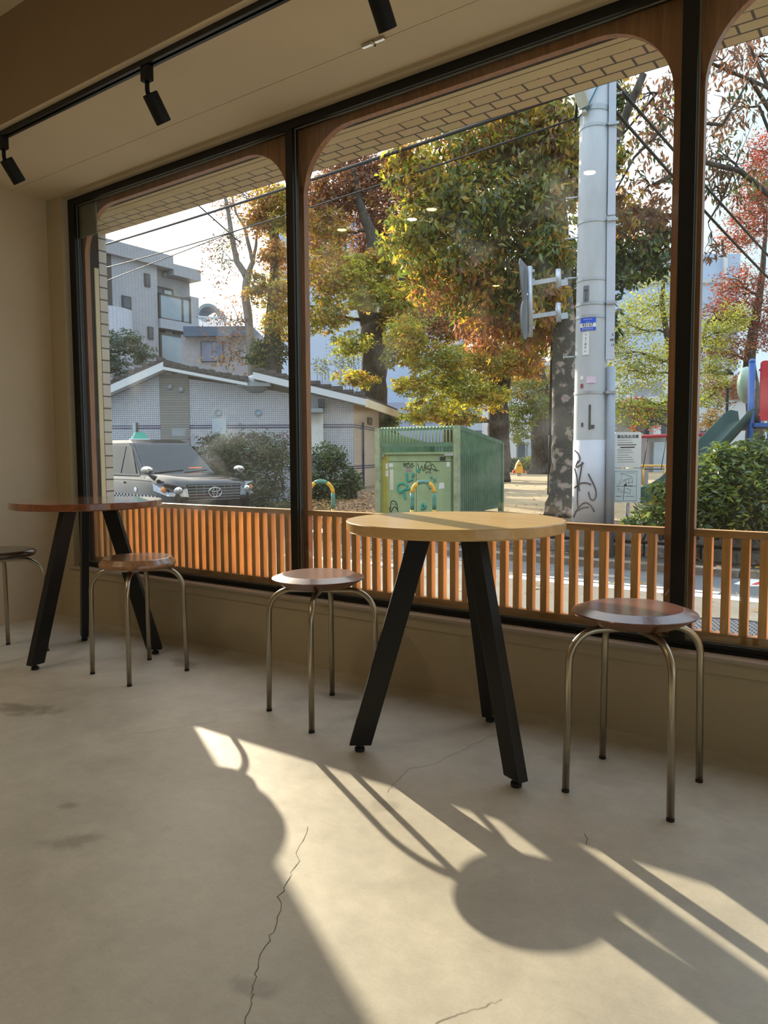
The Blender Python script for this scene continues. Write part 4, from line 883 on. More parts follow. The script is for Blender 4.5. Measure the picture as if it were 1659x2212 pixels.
M_WIN = mat('window_dark', (62, 72, 84), 0.1, var=0.25, scale=2, coat=0.5); M_WINP = mat('window_pale', (182, 192, 200), 0.2, var=0.1, scale=3); M_FRAME = mat('window_frame_bronze', (70, 62, 56), 0.5)
DT = 18.6
T0 = P(764, 1060, DT); T0.z = PZ; tn = Vector((-FW.x, -FW.y, 0)).normalized(); tx = Vector((RT.x, RT.y, 0)).normalized()
toi = tag(empty('tiled_building', T0, math.atan2(tx.y, tx.x)), 'low white tiled building with dark roof beside the park', 'building')
def tl(px, py): q = hit(px, py, T0, tn) - T0; return q.dot(tx), q.z
top = [(215, 868), (362, 803), (410, 819), (552, 837), (625, 850), (672, 851), (764, 872)]
tops = [tl(*p) for p in top]
def tfn(u, v, d): return (u, d, v)
b = MB(); b.prism([(tops[0][0], -.3)] + tops + [(0, -.3)], 0.0, 0.2, tfn); b.build('front_wall', M_WT, toi, local=True)
zc_ = tops[-1][1]; sk = (.62, 3.3)
b = MB(); b.add([(0, 0, -.3), (0, 0, zc_ + .05), (sk[0], sk[1], -.3), (sk[0], sk[1], zc_ + .05), (-.2, 0.15, -.3), (-.2, .15, zc_ + .05), (sk[0] - .2, sk[1], -.3), (sk[0] - .2, sk[1], zc_ + .05)], [(0, 2, 3, 1), (4, 5, 7, 6), (0, 1, 5, 4), (2, 6, 7, 3), (1, 3, 7, 5), (0, 4, 6, 2)])
b.build('side_wall', M_WTS, toi, local=True)
# stripes
for y0 in (919, 924.5, 1008, 1013):
    za = tl(700, y0)[1]
b = MB()
for y0 in (917.5, 922.5, 1007.5, 1012.5):
    za = tl(700, y0)[1]; b.box(tops[0][0], .004, -.012, .0, za - .012, za + .012); b.add([(.002, 0, za - .012), (.002, 0, za + .012), (sk[0] + .002, sk[1], za - .012), (sk[0] + .002, sk[1], za + .012), (.012, 0, za - .012), (.012, 0, za + .012), (sk[0] + .012, sk[1], za - .012), (sk[0] + .012, sk[1], za + .012)], [(0, 1, 3, 2), (4, 6, 7, 5), (0, 4, 5, 1), (1, 5, 7, 3), (2, 3, 7, 6), (0, 2, 6, 4)])
b.build('stripe_band', M_STRIPE, toi, local=True)
ra, rb_ = tl(347, 900)[0], tl(409, 900)[0]; zr = tl(362, 806)[1]
b = MB(); b.box(ra, rb_, -.03, .02, -.3, zr - .02); b.build('ribbed_recess', M_RIB, toi, local=True)
# roof: dark tile sheet over each slope, white barge boards in front
F6 = [(0, 3, 2, 1), (4, 5, 6, 7), (0, 1, 5, 4), (1, 2, 6, 5), (2, 3, 7, 6), (3, 0, 4, 7)]
b = MB(); w = MB()
for (pa, pb2, v0, board) in (((212, 868), (362, 802), 0, .19), ((362, 802), (540, 836), 0, .07), ((552, 821), (790, 878), .0, .16)):
    (ua, za_), (ub, zb_) = tl(*pa), tl(*pb2); back = 4.6; sx = .19 * back; h = board
    vs = [(ua, v0 - .36, za_ + h), (ub, v0 - .36, zb_ + h), (ub + sx, back, zb_ + h), (ua + sx, back, za_ + h)]; b.add(vs + [(x, y, z + .07) for x, y, z in vs], F6)
    n = 10
    for k in range(n):
        t = (k + .5) / n; u, z = ua + (ub - ua) * t, za_ + (zb_ - za_) * t; hw = abs(ub - ua) / n * .46
        b.box(u - hw, u + hw, v0 - .37, v0 - .1, z + h + .05, z + h + .125 + .02 * (k % 2))
    w.add([(ua, v0 - .36, za_), (ub, v0 - .36, zb_), (ub, v0 - .36, zb_ + h), (ua, v0 - .36, za_ + h), (ua, v0 + .2, za_), (ub, v0 + .2, zb_), (ub, v0 + .2, zb_ + h), (ua, v0 + .2, za_ + h)], F6)
b.build('roof', M_ROOF, toi, local=True); w.build('barge_board', M_FASC, toi, local=True)
b = MB(); (ua, za_), (ub, zb_) = tl(545, 845), tl(680, 852); b.box(ua, ub, .15, .3, za_ - .3, tl(600, 834)[1]); b.build('upper_wall', M_RIB, toi, local=True)
ue, ze = tl(790, 878); ze += .06; b = MB(); b.add([(ue, -.36, ze - .10), (ue, -.36, ze + .10), (ue + .87, 4.6, ze - .10), (ue + .87, 4.6, ze + .10), (ue + .05, -.36, ze - .10), (ue + .05, -.36, ze + .10), (ue + .92, 4.6, ze - .10), (ue + .92, 4.6, ze + .10)], [(0, 2, 3, 1), (4, 5, 7, 6), (0, 1, 5, 4), (2, 6, 7, 3), (1, 3, 7, 5), (0, 4, 6, 2)]); b.build('eave_fascia', mat('warm_lit_fascia', (222, 204, 172), 0.6), toi, local=True)  # fascia colour carries the tan of the light along this eave
ud, zd_ = tl(553, 833); b = MB(); b.ball((ud, .1, zd_ + .04), (.34, .4, .24)); b.box(ud - .40, ud + .40, -.3, .5, zd_ - .04, zd_ + .05); b.build('roof_vent', M_GREYC, toi, local=True)
for px in (472, 558):
    u, z = tl(px, 891); Tq = lambda v: Vector((v.x, v.z, v.y))
    f_ = MB().lathe([(.06, -.03), (.082, -.03), (.082, .02), (.06, .02)], (u, 0, z), 24, 0, False, Tq, cap=False).build('round_window', M_GREYC, toi, local=True)
    MB().lathe([(.062, -.012), (.062, .01)], (u, 0, z), 24, 0, False, Tq).build('pane', mat('bluish_pane', (150, 176, 196), 0.2) if not D.materials.get('bluish_pane') else D.materials['bluish_pane'], f_, local=True)
def rect(nm, x0, y0, x1, y1, m, d0=-.02, d1=.05):
    (a, zb), (c, zt) = tl(x0, y1), tl(x1, y0); return MB().box(a, c, d0, d1, zb, zt).build(nm, m, toi, local=True)
rect('square_window', 459, 905, 489, 938, M_WINP); rect('slit_window', 287, 913, 294, 945, M_WINP); rect('slit_shade', 294, 913, 298, 945, M_FRAME)
for x, y in ((368, 836), (392, 842)):
    u, z = tl(x, y); MB().ball((u, -.03, z), (.075, .05, .075)).build('round_vent', M_GREYC, toi, local=True)
rect('wall_hatch', 372, 925, 402, 943, M_GREYC, -.035, .02)
rect('entrance_pillar', 660, 893, 698, 985, mat('white_column', (222, 220, 212), 0.6), -.12, .02); rect('entrance_canopy', 655, 884, 700, 893, M_GREYC, -.4, .02)
rect('flood_light', 690, 864, 702, 882, mat('dark_lamp', (60, 62, 66), 0.5), -.35, -.1)
sdir = Vector((sk[0], sk[1], 0)).normalized()
u1_ = .62 * .62; zz_ = tl(764, 905)[1] + .02
so_ = MB()
sgn = MB(); wr = T0 + tx * (sk[0] * .6) + (-tn) * (sk[1] * .6) + Vector((0, 0, zz_)) + tx * .012
wo = writing('wall_lettering', '図書室', .24, mat('bronze_letters', (92, 78, 56), 0.5, 0.3), wr, (tx * sk[0] - tn * sk[1]), (0, 0, 1), None, .006)
pm = Matrix.Translation(T0) @ Matrix.Rotation(math.atan2(tx.y, tx.x), 4, 'Z'); wo.data.transform(pm.inverted()); wo.parent = toi
b = MB(); b.box(-.012, .03, .95, 1.0, .0, tl(764, 910)[1] + .02, 0, lambda v: Vector((v.x + v.y * .19 + .03, v.y, v.z))); b.build('downpipe', M_STRIPE, toi, local=True)
# apartment block, its facade running away from the viewer
XA = P(340, 600, 40).x
M_APT = tiles('apartment_tile', (174, 172, 174), (166, 164, 168), (140, 140, 146), 0.20, 0.09, 0.012, 0.0, 'yz', 0.5, 0.1); M_APTC = mat('apartment_render', (158, 160, 168), 0.7, var=0.05); M_OBS = mat('obscured_glass', (142, 156, 164), 0.25, var=0.08, scale=1)
ap0 = PA(330, 980, 0, XA); apt = tag(empty('apartment_block', (XA, ap0.y, 0)), 'grey tiled apartment block with glass balconies far left', 'building')
def ya(px, py=700): return PA(px, py, 0, XA).y
def za(px, py): return PA(px, py, 0, XA).z
zr_ = za(342, 558)
b = MB(); b.box(XA - 9, XA, ya(222), ya(342), 0, zr_ - .2); b.box(XA - 9, XA - .6, ya(342), ya(427), 0, zr_ - .4); b.build('block', M_APT, apt)
b = MB(); b.box(XA - 9, XA + .25, ya(222), ya(372), zr_ - .45, zr_ + .25); b.box(XA - 9, XA + .25, ya(372), ya(430), zr_ - .75, zr_ - .15); b.build('roof_slab', M_APT, apt)
yb0, yb1, yb2 = ya(343), ya(411), ya(428)
for k, (yt, yg, yb) in enumerate(((628, 641, 688), (716, 727, 795))):
    zf, zg, zl = za(343, yb), za(343, yg - 5), za(343, yb - 2)
    MB().box(XA - .6, XA + .15, yb0, yb2, zf - .5, zf).build('balcony_slab', M_APTC, apt)
    g = MB().box(XA - .02, XA + .06, yb0 + .1, yb1 - .1, zf + .02, zg).build('balcony_glass', M_OBS, apt)
    m = MB()
    for y in (yb0 + .06, (yb0 + yb1) / 2 + .5, yb1 - .06): m.box(XA - .04, XA + .09, y - .05, y + .05, zf, zg + .05)
    m.box(XA - .04, XA + .09, yb0, yb1, zg, zg + .09); m.box(XA - .04, XA + .09, yb0, yb1, zf, zf + .07); m.build('balcony_frame', M_FRAME, g)
    MB().box(XA - .6, XA + .1, yb1, yb2, zf, zg + .25).build('balcony_wall', M_APT, apt)
    wz = za(343, yt - 16); wf = MB().box(XA - .62, XA - .54, yb0 + .1, ya(390), zf, wz).build('balcony_window', M_FRAME, apt)
    MB().box(XA - .55, XA - .51, yb0 + .25, (yb0 + ya(390)) / 2, zf, wz - .15).build('pane', M_WIN, wf); MB().box(XA - .55, XA - .51, (yb0 + ya(390)) / 2 + .1, ya(390) - .15, zf, wz - .15).build('pane', M_WINP, wf)
    MB().ball((XA - .5, ya(372), wz + .7), .16).build('vent_cap', M_GREYC, apt)
for x0, y0, x1, y1 in ((314, 592, 326, 620), (264, 640, 284, 668), (318, 706, 330, 733), (274, 772, 288, 786)):
    f_ = MB().box(XA - .02, XA + .05, ya(x0), ya(x1), za((x0 + x1) / 2, y1), za((x0 + x1) / 2, y0)).build('small_window', M_FRAME, apt); MB().box(XA + .04, XA + .06, ya(x0) + .08, ya(x1) - .08, za((x0 + x1) / 2, y1) + .08, za((x0 + x1) / 2, y0) - .08).build('pane', M_WIN, f_)
MB().box(XA - .02, XA + .06, ya(228), ya(243), za(236, 668), za(236, 548)).build('stair_window', M_FRAME, apt)
MB().lathe([(1.6, 0), (1.6, za(243, 672))], (XA - .4, ya(226), 0), 24, 0, True).build('round_bay', M_APT, apt)
# house with a dark blue roof band and an arched roof structure
d2 = 36; hs_ = tag(empty('blue_roofed_house', P(470, 900, d2 + 2)), 'house with dark blue roof band and arched roof terrace beside the apartment block', 'building')
def bxp(b, x0, y0, x1, y1, d, th, m=0):                              # box facing the room between two pixels at a depth
    o_ = P(829, 987, d); A, C_ = hit(x0, y1, o_, tn), hit(x1, y0, o_, tn); A.z = min(A.z, PZ - .05) if y1 >= 990 else A.z; w = (C_ - A).dot(tx); h = C_.z - A.z
    return b.box(0, w, 0, th, 0, h, m, lambda q: A + tx * q.x - tn * q.y + Vector((0, 0, q.z)))
bxp(MB(), 398, 722, 560, 990, d2, 5).build('walls', mat('mauve_wall', (150, 146, 152), 0.7), hs_); bxp(MB(), 396, 704, 545, 726, d2 - .4, 6).build('roof_band', mat('slate_blue_roof', (72, 92, 116), 0.5), hs_)
f_ = bxp(MB(), 434, 737, 481, 782, d2 - .05, .2).build('shutter_window', M_FRAME, hs_); bxp(MB(), 436, 739, 457, 780, d2 - .1, .1).build('shutter', mat('blue_grey_shutter', (104, 112, 136), 0.5), f_); bxp(MB(), 459, 739, 480, 780, d2 - .1, .1).build('shutter', D.materials['blue_grey_shutter'], f_)
b = MB()
for k in range(18): b.bar(P(430 + k * 3.4, 704, d2), P(430 + k * 3.4, 684, d2), .04, .04)
b.bar(P(428, 684, d2), P(492, 688, d2), .07, .07); b.build('railing', mat('pale_railing', (206, 214, 222), 0.5), hs_)
c = P(457, 690, d2 + 1); pts = [c + tx * (.52 * math.cos(t * math.pi / 16)) + Vector((0, 0, .55 * math.sin(t * math.pi / 16))) for t in range(17)]
b = MB()
for i in range(16): b.bar(pts[i], pts[i + 1], .16, 1.6, Vector((0, 0, 1)))
b.build('roof_arch', M_GREYC, hs_)
def block(name, label, x0, y0, x1, y1, d, th, m, extra=()):
    r = tag(empty(name, P((x0 + x1) / 2, 1000, d + th / 2)), label, 'building'); bxp(MB(), x0, y0, x1, y1, d, th).build('walls', m, r)
    for (nm, a, bq, c_, e, dd, t, mm) in extra: bxp(MB(), a, bq, c_, e, dd, t).build(nm, mm, r)
    return r
M_PB = mat('pale_blue_panel', (174, 190, 212), 0.5, var=0.06, scale=.4); M_WB = mat('white_siding', (206, 210, 214), 0.6, var=0.05, scale=1)
block('office_building', 'pale blue office building behind the trees in the middle', 590, 470, 1010, 1000, 62, 8, M_PB, (('parapet', 586, 462, 1014, 474, 61.6, 9, M_PB), ('window_row', 600, 560, 1000, 590, 61.8, .4, M_WINP), ('window_row', 600, 660, 1000, 690, 61.8, .4, M_WINP)))
block('lavender_building', 'lavender grey building low behind the yellow trees', 836, 868, 1092, 1000, 56, 4, mat('lavender_wall', (150, 158, 186), 0.7, var=0.05), (('window_row', 1010, 905, 1080, 930, 55.8, .3, M_WINP),))
block('white_house', 'white house with horizontal siding behind the spring rider', 1070, 780, 1216, 1010, 44, 6, M_WB, (('window', 1100, 905, 1114, 960, 43.8, .3, M_WINP), ('door', 1120, 955, 1134, 1000, 43.8, .3, M_WIN), ('window', 1140, 960, 1154, 985, 43.8, .3, M_WINP), ('garage_shutter', 1090, 925, 1100, 1000, 43.8, .3, M_WIN), ('siding_bay', 1100, 880, 1116, 1002, 43.5, .4, M_FASC)))
block('grey_house', 'grey house with dark windows and white balcony edge behind the swing', 1296, 862, 1470, 1010, 36, 5, mat('warm_grey_wall', (160, 154, 148), 0.7), (('balcony_edge', 1340, 856, 1470, 868, 35, 1.2, M_FASC), ('window', 1372, 888, 1404, 940, 35.8, .3, M_WIN), ('window', 1410, 892, 1440, 940, 35.8, .3, M_WIN), ('air_conditioner', 1412, 918, 1428, 938, 35.2, .6, M_FASC), ('lower_shutter', 1412, 955, 1450, 1000, 35.8, .3, M_WINP), ('upper_storey', 1330, 770, 1480, 858, 36.5, 4, M_WB), ('balustrade', 1368, 825, 1436, 858, 35.1, .2, M_APTC)))
block('pale_tower', 'pale blue tower block at far right behind the rust red tree', 1290, 548, 1600, 1000, 60, 6, M_PB, (('window_row', 1300, 600, 1596, 612, 59.8, .3, M_WINP), ('corner_column', 1560, 540, 1566, 1000, 59.6, .4, M_FASC)))
block('cream_house', 'white house behind the lamp post and slide', 1500, 800, 1700, 1010, 42, 6, M_WB, (('window', 1585, 838, 1606, 862, 41.8, .3, M_WIN), ('eave', 1570, 815, 1700, 826, 41, 1.5, M_FASC), ('carport', 1515, 930, 1545, 1000, 41.7, .4, M_WIN)))
# ------------------------------------------------------------------ playground
dS = 30; r = tag(empty('spring_rider', P(1121, 1036, dS)), 'yellow and red rocket shaped spring rider', 'play equipment')
ry = mat('rider_yellow', (236, 176, 48), 0.4); rd = mat('rider_red', (214, 52, 44), 0.4)
A = P(1120.5, 1022, dS); s = dS / F_PX
def rf(u, v, d): return A + tx * (u * s) + Vector((0, 0, v * s)) - tn * d
MB().prism([(-8, 0), (8, 0), (8, 10), (5, 20), (0, 28), (-5, 20), (-8, 10)], -.12, .12, rf).build('rocket_body', ry, r)
MB().prism([(-14, 0), (-6, 0), (-6, 11), (-13, 5)], -.06, .06, rf).build('fin', rd, r); MB().prism([(14, 0), (6, 0), (6, 11), (13, 5)], -.06, .06, rf).build('fin', rd, r)
b = MB(); g = A.z - PZ
b.tube([A + Vector((.07 * math.cos(t * .7), .07 * math.sin(t * .7), -g * t / 60)) for t in range(61)], .02, 6); b.build('spring', M_GALV, r)
MB().prism([(-3, 16), (3, 16), (3, 18), (-3, 18)], -.14, -.12, rf).build('face_mark', M_FRAME, r)
dP = 13.5; bluep = mat('play_blue', (30, 90, 170), 0.35, var=0.08); redp = mat('play_red', (196, 38, 52), 0.4, var=0.1, scale=3); grp = mat('slide_green', (18, 56, 44), 0.5, var=0.12, spec=0.25)
r = tag(empty('climbing_frame', P(1630, 1090, dP)), 'blue and red climbing frame with green slide at the right edge', 'play equipment')
def post(x, y0, d=dP): q = P(x, y0, d); MB().tube([Vector((q.x, q.y, PZ)), Vector((q.x, q.y, q.z))], .058, 16).ball((q.x, q.y, q.z), .06).build('post', bluep, r)
post(1625, 782); post(1760, 775); post(1668, 800, dP + 1.2); post(1790, 800, dP + 1.2)
A = P(1638, 909, dP - .03); s = dP / F_PX
pl = []
for (cx, cz, a0) in ((112, 122, 0), (8, 122, 90), (8, 6, 180), (112, 6, 270)):
    for k in range(4): a = math.radians(a0 + 30 * k); pl.append((cx + 6 * math.cos(a), cz + 6 * math.sin(a)))
MB().prism(pl, -.02, .02, lambda u, v, d: A + tx * (u * s) + Vector((0, 0, v * s)) - tn * d).build('red_panel', redp, r)
b = MB()
for x, y in ((1642, 799), (1640, 897)): b.ball(P(x, y, dP - .06), .022)
b.build('panel_bolts', redp, r)
b = MB(); b.bar(P(1628, 918, dP), P(1765, 918, dP), .07, .05, (0, 0, 1)); b.bar(P(1640, 912, dP + .1), P(1660, 900, dP + 1.1), .05, .05); b.build('platform_rail', bluep, r)
bxp(MB(), 1632, 915, 1765, 926, dP + .05, 1.1).build('platform', mat('platform_dark', (58, 58, 62), 0.7), r)
path = [(1618, 896, dP + .4), (1603, 893, dP + .3), (1590, 900, dP + .2), (1570, 922, dP - .1), (1545, 948, dP - .4), (1500, 996, dP - .8), (1450, 1044, dP - 1.1), (1420, 1062, dP - 1.2), (1392, 1068, dP - 1.2)]
c0 = [P(*p) for p in path]; b = MB(); vs = []
acr = (tn * 0.8 + tx * .3).normalized()
for q in c0:
    for (o_, h) in ((-.26, .20), (-.22, .0), (.22, .0), (.26, .20), (.29, .20), (.25, -.04), (-.25, -.04), (-.29, .20)): vs.append(q + acr * o_ + Vector((0, 0, h - .12)))
n = 8; b.add(vs, [(i * n + j, i * n + (j + 1) % n, (i + 1) * n + (j + 1) % n, (i + 1) * n + j) for i in range(len(c0) - 1) for j in range(n)] + [tuple(range(8)), tuple((len(c0) - 1) * n + j for j in range(8))], 0, True); b.build('slide', grp, r)
Tq = lambda v: Vector((v.x, v.z, v.y))
c = P(1612, 832, dP + 1.0); MB().ball(c, (.16, .30, .36)).build('side_disc', mat('pale_green', (150, 176, 156), 0.5), r)
# park lamp, swing, low wall, yellow rail
dL = 25; r = tag(empty('park_lamp', Vector((P(1568, 1000, dL).x, P(1568, 1000, dL).y, PZ))), 'black park lamp with white globe left of the slide', 'street lamp')
q = P(1572, 826, dL); pb_ = Vector((P(1568, 990, dL).x, P(1568, 990, dL).y, PZ)); MB().tube([pb_, q], .045, 10).build('lamp_post', M_BLACKM, r)
MB().lathe([(.05, 0), (.12, .06), (.15, .2), (.15, .25)], q, 20, 0, True).build('lamp_globe', mat('globe_white', (232, 226, 214), 0.4), r); MB().lathe([(.19, .25), (.17, .3), (.08, .42), (.02, .46)], q, 20, 0, True).build('lamp_cap', M_BLACKM, r)
dW = 19; r = tag(empty('swing', P(1420, 1030, dW)), 'swing with red crossbar and chains behind the notice board', 'play equipment')
redb = mat('swing_red', (168, 44, 60), 0.4); yb_ = mat('swing_yellow', (220, 176, 90), 0.5)
A, Bq = P(1358, 944, dW), P(1560, 937, dW - 1); MB().tube([A, Bq], .045, 12).build('crossbar', redb, r)
for q, u in ((A, -1), (Bq, 1)): MB().tube([q, Vector((q.x, q.y, PZ)) + (-tn) * .5], .035, 10).build('frame_leg', yb_, r); MB().tube([q, Vector((q.x, q.y, PZ)) + tn * .5], .035, 10).build('frame_leg', yb_, r)
for k, t in enumerate((.22, .42, .62, .82)):
    q = A.lerp(Bq, t); MB().tube([q, q + Vector((0, 0, -(q.z - PZ - .45))) - tx * .12], .012, 6).build('chain', M_FRAME, r)
    if k % 2 == 1: q2 = A.lerp(Bq, t - .1); MB().box(q2.x - .28, q2.x + .16, q2.y - .12, q2.y + .12, PZ + .43, PZ + .46).build('seat', M_FRAME, r)
r = bxp(MB(), 1308, 946, 1402, 1036, 21, .3); r = r.build('low_wall', mat('grey_screen_wall', (150, 144, 146), 0.7, var=0.06), None); tag(r, 'grey screen wall behind the notice board', 'wall')
MB_ = MB(); dR = 20; top_ = [P(x, 1006, dR) for x in (1300, 1345, 1390, 1435, 1480)]
MB_.tube([top_[0], top_[-1]], .03, 8)
for q in top_: MB_.tube([q, Vector((q.x, q.y, PZ))], .03, 8)
tag(MB_.build('safety_rail', yb_), 'yellow tube rail in front of the swing', 'railing')
r = tag(empty('sign_post', P(1190, 1080, 11)), 'thin dark brown post leaning beside the mottled trunk', 'post')
b = MB(); b.tube([P(1186, 1068, 11), P(1189, 940, 11)], .03, 8); b.tube([P(1188, 945, 11), P(1196, 560, 11)], .022, 8); b.build('post_tube', mat('brown_post', (48, 38, 34), 0.6), r)
# ------------------------------------------------------------------ trees, shrubs, hedges
L = {k: leafmat('leaf_' + k, c, t) for k, c, t in (('green', (120, 138, 56), .48), ('deep', (62, 84, 40), .4), ('olive', (146, 142, 50), .5), ('yellow', (212, 200, 66), .55), ('gold', (206, 164, 64), .55),
     ('orange', (184, 124, 76), .5), ('rust', (150, 98, 74), .45), ('red', (176, 66, 40), .5), ('brown', (124, 88, 60), .4), ('lime', (164, 172, 62), .55), ('pine', (74, 94, 66), .35), ('shrub', (94, 114, 68), .42), ('purple', (112, 78, 72), .4), ('grey', (108, 114, 84), .4))}
M_BARK = mat('dark_bark', (74, 66, 58), 0.95, var=0.65, scale=16, bump=1.0, bscale=22, stretch=(1, 1, .3))
M_BARKL = mat('pale_bark', (136, 128, 118), 0.9, var=0.25, scale=12, bump=0.4, bscale=26, stretch=(1, 1, .4))
def mottled(name):
    m, n, l, bs = nt(name); t = n.new('ShaderNodeTexCoord')
    v = n.new('ShaderNodeTexNoise'); v.inputs['Scale'].default_value = 8; v.inputs['Detail'].default_value = 7; v.inputs['Distortion'].default_value = .2; l.new(t.outputs['Object'], v.inputs['Vector'])
    r = n.new('ShaderNodeValToRGB'); e = r.color_ramp.elements; e[0].position = .53; e[0].color = lin((80, 76, 66)); e[1].position = .60; e[1].color = lin((156, 136, 118)); l.new(v.outputs['Fac'], r.inputs['Fac'])
    f = n.new('ShaderNodeTexNoise'); f.inputs['Scale'].default_value = 28; f.inputs['Detail'].default_value = 6; l.new(t.outputs['Object'], f.inputs['Vector'])
    mm = n.new('ShaderNodeMixRGB'); mm.blend_type = 'MULTIPLY'; mm.inputs['Fac'].default_value = .85; l.new(r.outputs[0], mm.inputs['Color1']); l.new(f.outputs['Color'], mm.inputs['Color2'])
    hs = n.new('ShaderNodeHueSaturation'); hs.inputs['Value'].default_value = 1.7; hs.inputs['Saturation'].default_value = .75; l.new(mm.outputs[0], hs.inputs['Color']); l.new(hs.outputs[0], bs.inputs['Base Color']); bs.inputs['Roughness'].default_value = .95
    bp = n.new('ShaderNodeBump'); bp.inputs['Strength'].default_value = 1.0; l.new(f.outputs['Fac'], bp.inputs['Height']); l.new(bp.outputs[0], bs.inputs['Normal'])
    return m
M_MOTT = mottled('mottled_bark')
def B(px, py, d, r, w, ry=None, rd=None):                            # one bough: centre, radii across / up / in depth, leaf colours
    k = d / F_PX; return (np.array(P(px, py, d)), r * k, (ry or r) * k, (rd or r) * k, w)
def leaves(name, blobs, n, size, parent, seed, droop=.5, wid=.38, per=16, spread=.30, dens=None):
    rg = np.random.default_rng(seed)
    keys = sorted({k for bb in blobs for k in bb[4]})
    vol = np.array([bb[1] * bb[2] for bb in blobs]); vol = vol / vol.sum()
    rx, fx = np.array(tx), np.array(-tn); upv = np.array((0, 0, 1.0))
    Pl, Il, Sl = [], [], []
    for bb, vv in zip(blobs, vol):
        c, r1, r2, r3, w = bb; nl = max(12, int(n * vv)); nc = max(3, nl // per)
        q = rg.normal(size=(nc, 3)); q /= np.linalg.norm(q, axis=1)[:, None]; q *= (rg.random(nc) ** .45)[:, None]
        cc = c + q[:, :1] * r1 * rx + q[:, 2:] * r2 * upv + q[:, 1:2] * r3 * fx
        ids = rg.integers(0, nc, nl); g = rg.normal(size=(nl, 3)) * spread * min(r1, r2) * .55
        g[:, 2] *= .55
        Pl.append(cc[ids] + g)
        ks = list(w); pr = np.array([w[k] for k in ks], float); pr /= pr.sum()
        tw = rg.choice(len(ks), nc, p=pr); li = tw[ids]; alt = rg.random(nl) < .3; li[alt] = rg.choice(len(ks), alt.sum(), p=pr)
        Il.append(np.array([keys.index(ks[i]) for i in range(len(ks))])[li]); Sl.append(np.full(nl, 1.0))
    p = np.concatenate(Pl); idx = np.concatenate(Il); N = len(p)
    a = rg.random(N) * 2 * np.pi; el = -droop + rg.normal(size=N) * .45
    d = np.stack([np.cos(a) * np.cos(el), np.sin(a) * np.cos(el), np.sin(el)], 1)
    t = rg.normal(size=(N, 3)); s = np.cross(d, t); s /= np.linalg.norm(s, axis=1)[:, None] + 1e-9; nn = np.cross(s, d)
    Ls = size * (.65 + .7 * rg.random(N))[:, None]; Wd = Ls * wid * .5
    v = np.empty((N, 4, 3)); v[:, 0] = p; v[:, 2] = p + d * Ls + nn * Ls * -.12
    mid = p + d * Ls * .45; v[:, 1] = mid + s * Wd + nn * Wd * .35; v[:, 3] = mid - s * Wd + nn * Wd * .35
    base = np.array(wloc(parent)) if parent is not None else np.zeros(3)
    v = (v - base).reshape(-1, 3)
    me = D.meshes.new(name); me.vertices.add(N * 4); me.vertices.foreach_set('co', v.ravel().astype(np.float32))
    k = np.arange(N) * 4; tri = np.stack([k, k + 1, k + 2, k, k + 2, k + 3], 1).reshape(-1)
    me.loops.add(N * 6); me.loops.foreach_set('vertex_index', tri.astype(np.int32))
    me.polygons.add(N * 2); me.polygons.foreach_set('loop_start', (np.arange(N * 2) * 3).astype(np.int32)); me.polygons.foreach_set('loop_total', np.full(N * 2, 3, np.int32))
    for kk in keys: me.materials.append(L[kk])
    me.polygons.foreach_set('material_index', np.repeat(idx, 2).astype(np.int32)); me.update(); me.validate()
    o = D.objects.new(name, me); COL.objects.link(o); o.parent = parent
    return o
def wob(a, b, k, rg, amp): 
    a, b = Vector(a), Vector(b); ln = (b - a).length; return [a.lerp(b, t / k) + Vector((rg.uniform(-1, 1), rg.uniform(-1, 1), rg.uniform(-.6, 1))) * ln * amp * math.sin(math.pi * t / k) for t in range(k + 1)]
def tree(name, label, trunks, blobs, n, size, seed, bark=None, twig=5, rb=.05, droop=.5, wid=.38, per=16, spread=.3, group='park trees', limbs=(), cat='tree', tw_r=.009):
    rg = random.Random(seed); bark = bark or M_BARK
    p0 = trunks[0][0][0]; r = tag(empty(name, (p0.x, p0.y, p0.z)), label, cat, group)
    tb = MB(); pts_all = []
    for pts, rad in trunks:
        q = [Vector(x) for x in pts]; dense, rr_ = [], []
        for i in range(len(q) - 1):
            for t in range(4): dense.append(q[i].lerp(q[i + 1], t / 4) + Vector((rg.uniform(-1, 1), rg.uniform(-1, 1), 0)) * rad[i] * .08); rr_.append((rad[i] + (rad[i + 1] - rad[i]) * t / 4) * rg.uniform(.95, 1.05))
        dense.append(q[-1]); rr_.append(rad[-1]); tb.tube(dense, rr_, 14); pts_all += list(zip(dense, rr_))
    tb.build('trunk', bark, r)
    bb = MB()
    for pts, rad in limbs: bb.tube([Vector(x) for x in pts], rad, 8); pts_all += [(Vector(x), y) for x, y in zip(pts, rad)]
    for c, r1, r2, r3, w in blobs:
        c = Vector(c); cand = sorted(pts_all, key=lambda q: (q[0] - c).length + max(0, q[0].z - c.z) * 1.5)[0]
        ln = (c - cand[0]).length; k0 = min(rb, cand[1] * .7)
        path = wob(cand[0], c, 5, rg, .07); bb.tube(path, [k0 * (1 - .75 * t / 5) for t in range(6)], 6)
        for t in range(twig):
            e = c + Vector((rg.uniform(-1, 1) * r1, rg.uniform(-1, 1) * r3, rg.uniform(-.9, .9) * r2)); s_ = path[rg.randint(2, 5)]
            bb.tube(wob(s_, e, 4, rg, .08), [tw_r * 1.6, tw_r * 1.3, tw_r, tw_r * .7, tw_r * .3], 4)
    bb.build('branches', bark, r)
    leaves('foliage', blobs, n, size, r, seed, droop, wid, per, spread)
    return r
def G(px, py, d, z=PZ): q = P(px, py, d); return Vector((q.x, q.y, z))
